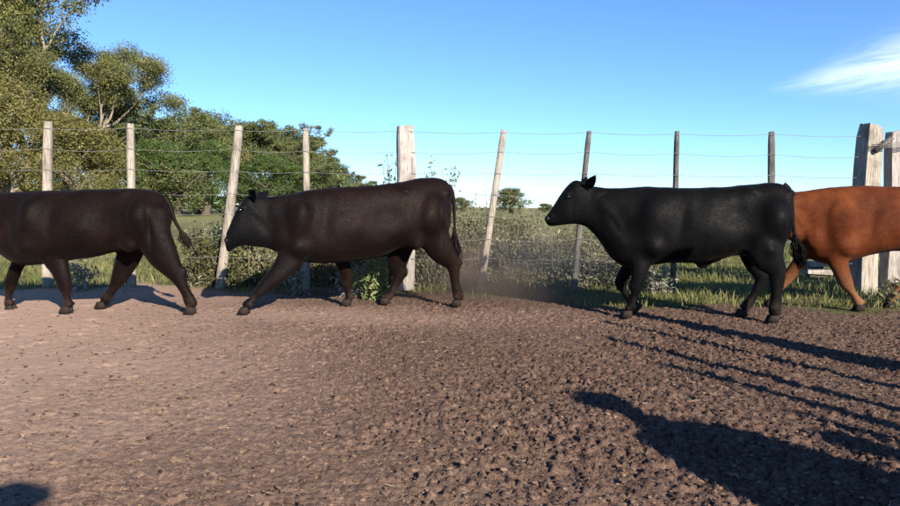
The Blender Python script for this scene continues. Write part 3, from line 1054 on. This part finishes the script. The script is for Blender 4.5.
# ------------------------------------------------------------------ people standing by the camera (they throw the big shadows)
def make_person(label, loc, yaw, height_, arms, shirt, hat=True, girth=1.0, poncho=None):
    """standing figure; local frame faces +y"""
    root = empty('person', loc, label, 'person', None)
    root.rotation_euler = (0, 0, yaw)
    root.scale = (girth, girth, 1)
    s = height_ / 1.72
    mb = MB()
    def tb(rows, n=14):
        rows = catmull(rows, 3)
        mb.tube([Vector(r[:3]) * s for r in rows], [r[3] * s for r in rows], n)
    # torso as flattened rings
    rings = []
    for z, wx, wy, yo in ((.86, .155, .11, 0), (.95, .17, .12, 0), (1.05, .15, .105, .005), (1.18, .165, .11, .005), (1.3, .18, .115, 0), (1.39, .175, .1, -.01), (1.44, .11, .075, -.01), (1.48, .062, .062, 0), (1.54, .056, .058, .01)):
        rings.append([Vector((wx * math.cos(q), wy * math.sin(q) + yo, z)) * s for q in [2 * math.pi * k / 18 for k in range(18)]])
    mb.loft(rings)
    mb.ellipsoid(Vector((0, .02, 1.62)) * s, (.074 * s, .095 * s, .115 * s), 18, 14)
    mb.ellipsoid(Vector((0, .055, 1.565)) * s, (.05 * s, .055 * s, .05 * s))
    mb.ellipsoid(Vector((0, .122, 1.605)) * s, (.014 * s, .02 * s, .022 * s), 8, 6)
    for e in (-1, 1):
        mb.ellipsoid(Vector((e * .076, .01, 1.615)) * s, (.012 * s, .02 * s, .032 * s), 8, 6)
        tb([(e * .09, 0, .9, .088), (e * .1, .005, .7, .078), (e * .105, .01, .49, .056), (e * .11, -.012, .32, .056), (e * .112, -.01, .1, .040), (e * .113, 0, .06, .042)])
        tb([(e * .113, -.05, .045, .04), (e * .118, .05, .042, .042), (e * .125, .15, .032, .03)], 10)
        sh, el_, wr = Vector((e * .19, -.01, 1.38)), Vector(arms[(e + 1) // 2][0]), Vector(arms[(e + 1) // 2][1])
        mid = (el_ + wr) / 2
        tb([(*sh, .06), (*((sh + el_) / 2), .049), (*el_, .040), (*mid, .037), (*wr, .027)], 12)
        d = (wr - el_).normalized()
        side = d.cross(Vector((0, 0, 1)))
        if side.length < .2: side = Vector((0, 1, 0))
        side.normalize()
        nrm = side.cross(d)
        palm = wr + d * .05
        tb([(*wr, .026), (*(wr + d * .03), .033), (*(wr + d * .08), .034)], 10)
        for f, ln in ((-1.5, .068), (-.5, .078), (.5, .074), (1.5, .058)):
            b = wr + d * .08 + side * (f * .019)
            k1 = b + d * ln * .5
            k2 = k1 + d * ln * .38 - nrm * ln * .28
            tb([(*b, .010), (*k1, .0095), (*k2, .008)], 8)
        b = wr + d * .03 - side * .028
        tb([(*b, .013), (*(b - side * .03 + d * .028), .0115), (*(b - side * .038 + d * .058), .009)], 8)
    me = remeshed(mb.mesh('body'), .009, 3, .5)
    for m in (shirt, M['jeans'], M['skin'], M['boot']):
        me.materials.append(m)
    co = np.empty(len(me.polygons) * 3, dtype=np.float32)
    me.polygons.foreach_get('center', co)
    co = co.reshape(-1, 3) / s
    mi = np.zeros(len(co), dtype=np.int32)
    mi[co[:, 2] > 1.47] = 2
    arm = np.zeros(len(co), dtype=bool)
    for a in arms:
        el_, wr = np.array(a[0]), np.array(a[1])
        arm |= np.linalg.norm(co - (el_ * .6 + wr * .4), axis=1) < .0
        arm |= np.linalg.norm(co - (wr + (wr - el_) * .25), axis=1) < .125
    legs_ = (co[:, 2] < .98) & (np.abs(co[:, 0]) < .2) & ~arm
    mi[legs_] = 1
    mi[arm] = 2
    mi[(co[:, 2] < .13)] = 3
    me.polygons.foreach_set('material_index', mi)
    link('body', me, None, root)
    mb = MB()
    if hat:
        mb.ellipsoid(Vector((0, .012, 1.70)) * s, (.088 * s, .105 * s, .06 * s), 18, 10)
        rg = []
        for rr, z in ((.06, 1.688), (.135, 1.684), (.138, 1.678), (.06, 1.676)):
            rg.append([Vector((rr * .92 * math.cos(q) * s, (.02 + rr * 1.05 * math.sin(q)) * s, z * s)) for q in [2 * math.pi * k / 24 for k in range(24)]])
        mb.loft(rg)
        link('hat', mb.mesh('hat'), M['felt'], root)
    else:
        mb.ellipsoid(Vector((0, -.004, 1.655)) * s, (.083 * s, .10 * s, .09 * s), 18, 12)
        link('hair', mb.mesh('hair'), M['felt'], root)
    if poncho is not None:
        mb = MB()
        rg = []
        for z, rx, ry in ((1.52, .075, .075), (1.47, .10, .09), (1.42, .22, .14), (1.33, .27, .18), (1.15, .31, .22), (.95, .345, .25), (.72, .37, .275)):
            rg.append([Vector((rx * math.cos(q) * (1 + (.05 * math.sin(7 * q) if z < 1.2 else 0)) * s, ry * math.sin(q) * (1 + (.05 * math.sin(7 * q) if z < 1.2 else 0)) * s, z * s)) for q in [2 * math.pi * k / 42 for k in range(42)]])
        mb.loft(rg, False)
        link('poncho', mb.mesh('poncho'), poncho, root)
    for e in (-1, 1):
        mb = MB()
        mb.ellipsoid(Vector((e * .03, .103, 1.63)) * s, (.012 * s, .009 * s, .007 * s), 8, 6)
        link('eye', mb.mesh('eye'), M['eye'], root)
    mb = MB()
    mb.ellipsoid(Vector((0, .107, 1.555)) * s, (.024 * s, .008 * s, .006 * s), 10, 6)
    link('mouth', mb.mesh('mouth'), M['lip'], root)
    return root


M['jeans'] = plain('denim', (0.05, 0.065, 0.10), .9, .2)
M['skin'] = plain('skin', (0.42, 0.26, 0.19), .55, .4, .1)
M['boot'] = plain('boot_leather', (0.05, 0.032, 0.022), .5, .4)
M['felt'] = plain('dark_felt', (0.03, 0.027, 0.026), .95, .1)
M['lip'] = plain('lip', (0.33, 0.14, 0.12), .6, .3, .1)
M['shirt_blue'] = plain('blue_shirt', (0.10, 0.16, 0.27), .9, .2)
M['shirt_green'] = plain('green_shirt', (0.10, 0.13, 0.08), .9, .2)
M['shirt_grey'] = plain('grey_shirt', (0.28, 0.28, 0.29), .9, .2)
LK = 1 / math.tan(SUN_EL)


def caster(tip_px, tip_py, h):
    g = G(tip_px, tip_py)
    return Vector((g.x - SHX * h * LK, g.y - SHY * h * LK, 0))


HANG = (((-.27, -.03, 1.13), (-.25, .06, .89)), ((.27, -.03, 1.13), (.25, .06, .89)))
AKIMBO = (((-.36, -.05, 1.15), (-.2, .06, 1.0)), ((.36, -.05, 1.15), (.2, .06, 1.0)))
p1 = caster(588, 395, 1.72)
make_person('standing person in a blue poncho and hat beside the side fence', p1, math.radians(25), 1.70, HANG, M['shirt_blue'], True, 1.12, M['shirt_blue'])
p2 = caster(820, 431, 1.72)
make_person('standing person bareheaded in a green poncho by the side fence', p2, math.radians(15), 1.70, HANG, M['shirt_green'], False, 1.12, M['shirt_green'])
p3 = caster(8, 490, 1.72)
hold = (((-.26, .12, 1.13), (-.09, .40, 1.0)), ((.26, .12, 1.13), (.09, .40, 1.0)))
make_person('person in grey shirt filming with both hands held forward', Vector((p3.x, min(p3.y, -.62), 0)), 0.0, 1.70, hold, M['shirt_grey'])


# ------------------------------------------------------------------ vegetation
def leaves_np(centers, size, r, aspect=0.45, droop=0.0):
    n = len(centers)
    d = r.normal(0, 1, (n, 3))
    d[:, 2] -= droop
    d /= np.linalg.norm(d, axis=1)[:, None]
    q = r.normal(0, 1, (n, 3))
    s = np.cross(d, q)
    s /= np.linalg.norm(s, axis=1)[:, None] + 1e-9
    ln = size * r.uniform(.6, 1.35, n)[:, None]
    c = centers
    V = np.stack([c - d * ln * .5, c + s * ln * aspect * .5 - d * ln * .05, c + d * ln * .5, c - s * ln * aspect * .5 - d * ln * .05], 1).reshape(-1, 3)
    return V, np.arange(n * 4).reshape(-1, 4)


def tree_proto(seed, h, spread, trunk_r, nleaf, leaf, levels=4, base=0.25, flat=1.0, open_=0.6, fork=(2, 3), droop=.3, lobes=0, bare=False):
    """skeleton by repeated forking; clumps of leaves round the outer twigs"""
    r = random.Random(seed)
    nr = np.random.default_rng(seed)
    mb = MB()
    tips = []

    def grow(p, d, ln, rad, lev):
        pts, q, dd = [p], p, d
        for k in range(4):
            dd = (dd + Vector([r.gauss(0, .13) for _ in range(3)]) + Vector((0, 0, .04))).normalized()
            q = q + dd * ln / 4
            pts.append(q)
            if lev <= 2 and k >= 1: tips.append((q, lev))
        mb.tube(pts, [rad * (1 - .42 * t / 4) for t in range(5)], 7 if lev > 2 else 4, False)
        if lev == 0:
            tips.append((q, 0))
            return
        n = r.randint(*fork) + (1 if lev == levels else 0)
        a0 = r.uniform(0, 6.28)
        for k in range(n):
            a = a0 + 6.283 * k / n + r.uniform(-.5, .5)
            side = Vector((math.cos(a), math.sin(a), 0))
            tilt = r.uniform(.35, .85) * spread
            nd = (dd * math.cos(tilt) + side * math.sin(tilt)).normalized()
            grow(q, nd, ln * r.uniform(.62, .86), rad * .58 * r.uniform(.85, 1.1), lev - 1)

    grow(Vector((0, 0, -.2)), Vector((r.gauss(0, .05), r.gauss(0, .05), 1)).normalized(), h * base, trunk_r, levels)
    T = np.array([t[0] for t in tips])
    zmax = T[:, 2].max()
    sc_ = h / (zmax + .03 * h)
    T *= sc_
    mb.v = [tuple(np.array(v_) * sc_) for v_ in mb.v]
    per = max(3, nleaf // len(T))
    rad = h * 0.052 * open_ / 0.6
    cen, keep = [], nr.random(len(T)) < .86
    for t, kp in zip(T, keep):
        if not kp or bare: continue
        k = int(per * nr.uniform(.4, 1.7)) + 1
        g = nr.normal(0, 1, (k, 3))
        g /= np.linalg.norm(g, axis=1)[:, None]
        g *= (nr.random(k) ** .45)[:, None] * rad * nr.uniform(.55, 1.1)
        g[:, 2] *= .62
        cen.append(t + g)
    if lobes:
        # many uneven lobes of foliage filling the crown down to the ground
        for k in range(lobes):
            a, t = nr.uniform(0, 6.283), nr.random() ** .8
            z = h * (.10 + .80 * t)
            rr_ = h * (.40 * math.sin(math.pi * (.18 + .74 * t)) ** .8) * math.sqrt(nr.uniform(.1, 1))
            lr = h * nr.uniform(.07, .17)
            c0 = np.array([rr_ * math.cos(a), rr_ * math.sin(a), z])
            kk = int(nleaf * 1.3 / lobes * (lr / (.12 * h)) ** 2)
            g = nr.normal(0, 1, (kk, 3))
            g /= np.linalg.norm(g, axis=1)[:, None]
            g *= (nr.random(kk) ** .3)[:, None] * lr * (1 + .35 * np.sin(g[:, :1] * 5 + k) * np.cos(g[:, 1:2] * 4))
            g[:, 2] *= .8
            cen.append(c0 + g)
    cen = np.concatenate(cen)
    cen = cen[(cen[:, 2] > .02 * h)]
    V, F = leaves_np(cen, leaf, nr, .5, droop)
    return mb.mesh('trunk'), mesh_np('crown', V, F, False)


PT = {
    'gum': (tree_proto(21, 18, .72, .42, 84000, .20, 5, .2, open_=.98), M['gum_leaf'], M['bark']),
    'gum_b': (tree_proto(33, 18, .8, .36, 76000, .19, 5, .24, open_=.98), M['gum_leaf'], M['bark']),
    'olive': (tree_proto(44, 10, .95, .22, 17000, .16, 4, .16, open_=.7, droop=.1, lobes=42), M['olive_leaf'], M['bark']),
    'green': (tree_proto(55, 10, 1.0, .24, 17000, .17, 4, .14, open_=.7, droop=.1, lobes=48), M['green_leaf'], M['bark_dark']),
    'dull': (tree_proto(66, 10, .95, .22, 17000, .17, 4, .16, open_=.7, droop=.1, lobes=44), M['dull_leaf'], M['bark_dark']),
    'bush': (tree_proto(91, 10, .8, .2, 11000, .3, 3, .12, open_=.7, droop=.1, lobes=60, bare=True), M['dull_leaf'], M['bark_dark']),
    'dull_b': (tree_proto(77, 10, .85, .20, 17000, .17, 4, .2, open_=.7, droop=.1, lobes=34), M['dull_leaf'], M['bark_dark']),
}


def tree(kind, name, label, px, top_py, dist, wid=1.0, rz=0.0, group=None, cat='tree', leafmat=None):
    (tm, cm), lm, bm_ = PT[kind]
    g = P(px, HOR, dist)
    h = P(px, top_py, dist).z
    base_h = 18 if kind.startswith('gum') else 10
    e = empty(name, (g.x, dist, 0), label, cat, group)
    e.rotation_euler = (0, 0, rz)
    k = h / base_h
    e.scale = (k * wid, k * wid, k)
    link('trunk', tm, bm_, e)
    link('crown', cm, lm, e)
    return e


tree('gum', 'gum_tree', 'tall eucalyptus with pale limbs rising above every other tree', 2, -38, 52, 1.0, 0.4)
tree('gum_b', 'gum_tree', 'eucalyptus with slanting bare pale limbs under a rounded crown', 62, 26, 56, 0.95, 3.6)
tree('gum', 'gum_tree', 'slender pale trunked eucalyptus behind the tallest eucalyptus', -55, -20, 60, 1.0, 3.0)
tree('gum_b', 'gum_tree', 'wide eucalyptus crown overhanging the low golden olive tree', 94, 46, 52, 0.85, 5.6)
tree('gum_b', 'gum_tree', 'eucalyptus with dense dark crown beside the tallest eucalyptus', 48, 18, 57, 0.9, 0.7)
tree('olive', 'olive_tree', 'golden olive bushy tree under the tallest eucalyptus', 14, 70, 46, 1.2, 0.3)
tree('olive', 'olive_tree', 'low golden olive tree behind the first pale fence posts', 76, 112, 47, 1.35, 1.7)
tree('olive', 'olive_tree', 'olive tree with wide crown in front of the slender eucalyptus', -40, 80, 48, 1.3, 4.2)
tree('dull', 'broadleaf_tree', 'dull green tree with a pointed crown next to the eucalyptus', 165, 99, 78, 1.0, 0.9)
tree('green', 'broadleaf_tree', 'dark green rounded bush tree behind the second pale fence post', 158, 138, 62, 1.25, 2.2)
tree('green', 'broadleaf_tree', 'bright green rounded tree seen between second and leaning post', 205, 138, 70, 1.2, 5.0)
tree('dull_b', 'broadleaf_tree', 'dense tree filling the gap under the eucalyptus limbs', 118, 106, 66, 1.2, 4.0)
tree('bush', 'broadleaf_tree', 'low dense bush far behind the leading calf rump', 178, 158, 60, 1.5, 1.0)
tree('dull', 'broadleaf_tree', 'tree with reddish tinted crown left of the leaning post', 128, 122, 70, 1.2, 3.4)
tree('olive', 'broadleaf_tree', 'yellowish tree in the tree line left of the leaning post', 198, 114, 84, 1.25, 5.3)
tree('dull_b', 'broadleaf_tree', 'sparse topped tree directly behind the leaning post', 226, 112, 88, 1.15, 0.2)
tree('dull', 'broadleaf_tree', 'grey green tree just right of the leaning post', 255, 121, 92, 1.15, 2.9)
tree('dull_b', 'broadleaf_tree', 'grey green tree behind the slim upright post', 278, 124, 96, 1.15, 4.4)
tree('green', 'broadleaf_tree', 'low green bush tree right of the leaning post', 272, 152, 74, 1.4, 1.1)
tree('dull', 'broadleaf_tree', 'pale tree between the slim upright post and the tree line end', 298, 133, 90, 1.0, 5.4)
tree('dull', 'broadleaf_tree', 'smaller tree at the sloping end of the tree line', 318, 150, 98, 1.1, 1.9)
tree('dull_b', 'broadleaf_tree', 'low tree at the very end of the tree line', 338, 170, 100, 1.5, 3.7)
tree('olive', 'broadleaf_tree', 'low olive tree past the end of the tree line', 362, 182, 80, 1.8, 2.6)
tree('bush', 'broadleaf_tree', 'lone rounded tree on the horizon beyond the slanting post', 511, 187, 120, 1.7, .6)
tree('bush', 'broadleaf_tree', 'small distant tree on the horizon behind the brown calf rump', 461, 197, 125, 1.8, 1.6)
tree('bush', 'broadleaf_tree', 'faint low tree on the horizon right of the lone rounded tree', 545, 203, 150, 2.2, 2.7)

# dark understorey shrubs at the foot of the tree line
sh_t, sh_c = tree_proto(88, 3, 1.1, .08, 9000, .2, 4, .12, open_=1.2, droop=.1)
for k in range(17):
    px = -30 + 23 * k
    dd = 60 + 1.6 * k + random.uniform(-3, 3)
    g = P(px, HOR, dd)
    e = empty('shrub', (g.x, dd, 0), 'dark low shrub at the foot of the tree line', 'shrub', 'shrubs under the tree line')
    s = random.uniform(.7, 1.25)
    e.scale = (s * 1.7, s * 1.5, s)
    e.rotation_euler = (0, 0, random.uniform(0, 6.28))
    link('stem', sh_t, M['bark_dark'], e)
    link('foliage', sh_c, M['dull_leaf'] if k % 3 else M['green_leaf'], e)


def weed_np(r, base, h, nleaf, leaf, lean=.12, bushy=.12, stems=1):
    """V,F of a many-stemmed weed: thin stems and small leaves up them"""
    Vs, Fs, n = [], [], 0
    for s in range(stems):
        b = base + np.array([r.normal(0, bushy * .5), r.normal(0, bushy * .5), 0])
        top = b + np.array([r.normal(0, lean * h), r.normal(0, lean * h), h * r.uniform(.65, 1.05)])
        mid = (b + top) / 2 + np.array([r.normal(0, .03), r.normal(0, .03), 0]) * h
        wv = np.array([.0035, 0, 0]) * (1 + h)
        wd = np.array([0, .0035, 0]) * (1 + h)
        for ww in (wv, wd):
            Vs.append(np.stack([b - ww, b + ww, mid + ww * .8, mid - ww * .8, top + ww * .3, top - ww * .3]))
            Fs.append(np.array([[0, 1, 2, 3], [3, 2, 4, 5]]) + n)
            n += 6
        t = r.random(nleaf) ** .8
        c = np.where(t[:, None] < .5, b + (mid - b) * (t[:, None] * 2), mid + (top - mid) * (t[:, None] * 2 - 1))
        c = c + r.normal(0, 1, (nleaf, 3)) * bushy * np.array([1, 1, .6]) * (1.15 - .75 * t[:, None])
        c[:, 2] = np.maximum(c[:, 2], .01)
        V, F = leaves_np(c, leaf, r, .34, -.3)
        Vs.append(V)
        Fs.append(F + n)
        n += len(V)
    return np.concatenate(Vs), np.concatenate(Fs)


def weed_obj(name, label, base, specs, m, cat='weed', group=None, seed=0):
    r = np.random.default_rng(seed)
    e = empty(name, base, label, cat, group)
    for pn, mm, (h, nl, lf, ln, bu, st) in specs:
        V, F = weed_np(r, np.zeros(3), h, nl, lf, ln, bu, st)
        link(pn, mesh_np(pn, V, F, False), mm, e)
    return e


# the band of tall weeds along the far side of the fence
r = np.random.default_rng(5)
VS, FS, n = [], [], 0
for k in range(2000):
    y = FY + .12 + abs(r.normal(0, 1.5))
    x = r.uniform(-3.05, 2.35) * (y / FY)
    dens = vnoise(np.array([x * 1.1]), np.array([y * 1.1]), 8)[0]
    if dens < .40: continue
    h = (0.26 + .92 * dens) * r.uniform(.55, 1.25)
    if x > 1.3: h *= .62
    if x < -1.9: h *= .78
    V, F = weed_np(r, np.array([x, y, 0]), h, 34, .055, .12, .11, 2)
    VS.append(V); FS.append(F + n); n += len(V)
o = link('tall_weeds', mesh_np('tall_weeds', np.concatenate(VS), np.concatenate(FS), False), M['weed'])
tag(o, 'dense band of tall dry weeds growing along the far side of the wire fence', 'weeds', None, 'stuff')

WEEDS = [  # px, depth, height, material, stems, label
    (373, 7.5, .52, 'weed_green', 15, 'pale green thistle plant growing before the thick white post'),
    (350, 7.75, .36, 'weed_grey', 7, 'grey leafed weed beside the pale green thistle'),
    (84, 8.0, .40, 'weed_grey', 9, 'silvery leafed weed behind the belly of the leading calf'),
    (298, 7.9, .30, 'weed_grey', 7, 'silvery low weed behind the forelegs of the brown calf'),
    (228, 8.62, 1.35, 'weed_green', 5, 'tall leafy creeper climbing beside the leaning fence post'),
    (247, 8.8, .72, 'dull_leaf', 22, 'dense dark shrub behind the lowered head of the brown calf'),
    (212, 8.9, .62, 'dull_leaf', 16, 'dense dark shrub at the foot of the leaning fence post'),
    (205, 8.7, .75, 'weed', 8, 'bushy dry weed left of the leaning fence post'),
    (255, 8.75, .8, 'weed', 8, 'bushy dry weed right of the leaning fence post'),
    (422, 8.9, 1.62, 'weed', 4, 'tall thin flowering weed right beside the thick white post'),
    (438, 9.2, 1.6, 'weed', 5, 'tall thin flowering weed above the brown calf rump'),
    (386, 9.6, 1.75, 'green_leaf', 9, 'dark leafy shrub left of the thick white post'),
    (350, 9.8, 1.45, 'weed_green', 10, 'pale shrub top showing above the back of the brown calf'),
    (655, 8.1, .34, 'weed_grey', 8, 'grey weed at the foot of the post under the black calf'),
    (622, 8.5, .5, 'weed', 7, 'dry weed under the black calf chest'),
    (892, 7.15, .34, 'weed', 4, 'dry yellowish weed in front of the thick gate posts'),
]
for k, (px, dd, h, mm, st, lab) in enumerate(WEEDS):
    b = Vector((P(px, 290, dd).x, dd, -.01))
    big = h > 1.2
    weed_obj('weed_plant', lab, b, [('foliage', M[mm], (h, 46 if not big else 60, .07 if mm != 'weed_grey' else .06, .09 if big else .28, .07 if not big else .10, st))], None, seed=200 + k)


def blades(name, n, xr, yr, hh, label, m, seed, dens=None, group=None):
    r = np.random.default_rng(seed)
    x = r.uniform(*xr, n)
    y = yr[0] + (yr[1] - yr[0]) * r.random(n) ** 1.6
    x = x * np.maximum(1, y / 9.0)
    k = r.random(n) < (dens(x, y) if dens is not None else 1)
    x, y = x[k], y[k]
    n = len(x)
    z = height(x, y)
    h = hh * r.uniform(.35, 1.2, n) * (0.55 + .9 * vnoise(x * 1.3, y * 1.3, 21))
    a = r.uniform(0, 6.283, n)
    w_ = r.uniform(.003, .0065, n) * (1 + (y - 8).clip(0) * .05)
    dx, dy = np.cos(a) * w_, np.sin(a) * w_
    lx, ly = r.normal(0, .35, n) * h, r.normal(0, .35, n) * h
    b = np.stack([x, y, z - .01], 1)
    s = np.stack([dx, dy, np.zeros(n)], 1)
    m1 = b + np.stack([lx * .35, ly * .35, h * .6], 1)
    t = b + np.stack([lx, ly, h], 1)
    V = np.stack([b - s, b + s, m1 + s * .7, m1 - s * .7, t], 1).reshape(-1, 3)
    i = np.arange(n)[:, None] * 5
    o = link(name, mesh_np(name, V, [np.concatenate([i, i + 1, i + 2, i + 3], 1), np.concatenate([i + 3, i + 2, i + 4], 1)], False), m)
    return tag(o, label, 'grass', group, 'stuff')


blades('meadow_grass', 105000, (-8.5, 8), (7.1, 19), .10, 'short uneven pasture grass growing around and beyond the wire fence', M['grass'], 3, lambda x, y: np.clip(grass_mask(x, y) * 1.1 - .1, 0, 1) ** (2.6 - 1.2 * (x > 1.0)))

# ------------------------------------------------------------------ clods and litter on the trodden earth
r = np.random.default_rng(19)
ico = bmesh.new()
bmesh.ops.create_icosphere(ico, subdivisions=1, radius=1)
IV = np.array([v_.co[:] for v_ in ico.verts])
IF = np.array([[v_.index for v_ in f.verts] for f in ico.faces])
ico.free()


def scatter(name, n, smin, smax, label, m, flat, seed, straw=False):
    r = np.random.default_rng(seed)
    y = 1.7 + 6.2 * r.random(n) ** 1.35
    x = r.uniform(-.82, .82, n) * (y + 1.2)
    k = r.random(n) < (1 - .88 * packed_mask(x, y)) * (1 - .8 * grass_mask(x, y))
    x, y = x[k], y[k]
    n = len(x)
    z = height(x, y)
    s = smin + (smax - smin) * r.random(n) ** 3.4
    a = r.uniform(0, 6.283, n)
    sx, sy, sz = s * r.uniform(.8, 1.7, n), s * r.uniform(.6, 1.1, n), s * flat * r.uniform(.6, 1.2, n)
    if straw:
        sx, sy, sz = s * 3.2, s * .35, s * .22
    J = IV[None] * (1 + r.normal(0, .3, (n, 12, 1)))
    X, Y, Z = J[:, :, 0] * sx[:, None], J[:, :, 1] * sy[:, None], J[:, :, 2] * sz[:, None]
    V = np.stack([X * np.cos(a)[:, None] - Y * np.sin(a)[:, None] + x[:, None], X * np.sin(a)[:, None] + Y * np.cos(a)[:, None] + y[:, None], Z + (z + sz * .25)[:, None]], -1)
    F = (IF[None] + (np.arange(n) * 12)[:, None, None]).reshape(-1, 3)
    o = link(name, mesh_np(name, V.reshape(-1, 3), F, False), m)
    return tag(o, label, 'litter' if straw else 'clods', None, 'stuff')


scatter('earth_clods', 56000, .0028, .0135, 'loose brown clods of dried mud and dung over the pen floor', M['clod'], .6, 41)
scatter('straw_litter', 1400, .003, .010, 'pale bits of straw and chips scattered over the pen floor', M['straw'], .5, 42, True)

# ------------------------------------------------------------------ dust kicked up behind the brown calf
mb = MB()
dc = P(500, 270, 7.55)
mb.ellipsoid((0, 0, 0), (1, 1, 1), 24, 16)
dust = link('dust_cloud', mb.mesh('dust_cloud'), None)
dust.location = (dc.x + .1, 7.5, .36)
dust.scale = (1.6, .62, .50)
dm = bpy.data.materials.new('dust')
dm.use_nodes = True
t = dm.node_tree
t.nodes.clear()
o_ = t.nodes.new('ShaderNodeOutputMaterial')
vol = t.nodes.new('ShaderNodeVolumePrincipled')
vol.inputs['Color'].default_value = (0.62, 0.48, 0.38, 1)
vol.inputs['Anisotropy'].default_value = 0.2
tcn = t.nodes.new('ShaderNodeTexCoord')
ln_ = t.nodes.new('ShaderNodeVectorMath')
ln_.operation = 'LENGTH'
t.links.new(tcn.outputs['Object'], ln_.inputs[0])
fall = mth(t, 'SUBTRACT', 1.0, ln_.outputs['Value'], clamp=True)
dn = mth(t, 'MULTIPLY', fall, mth(t, 'MULTIPLY_ADD', noise(t, 2.2, 3), 3.0, -0.8, clamp=True))
t.links.new(mth(t, 'MULTIPLY', dn, 1.9), vol.inputs['Density'])
t.links.new(vol.outputs[0], o_.inputs['Volume'])
dust.data.materials.append(dm)
tag(dust, 'brown dust kicked up between the brown calf and the black calf', 'dust', None, 'stuff')
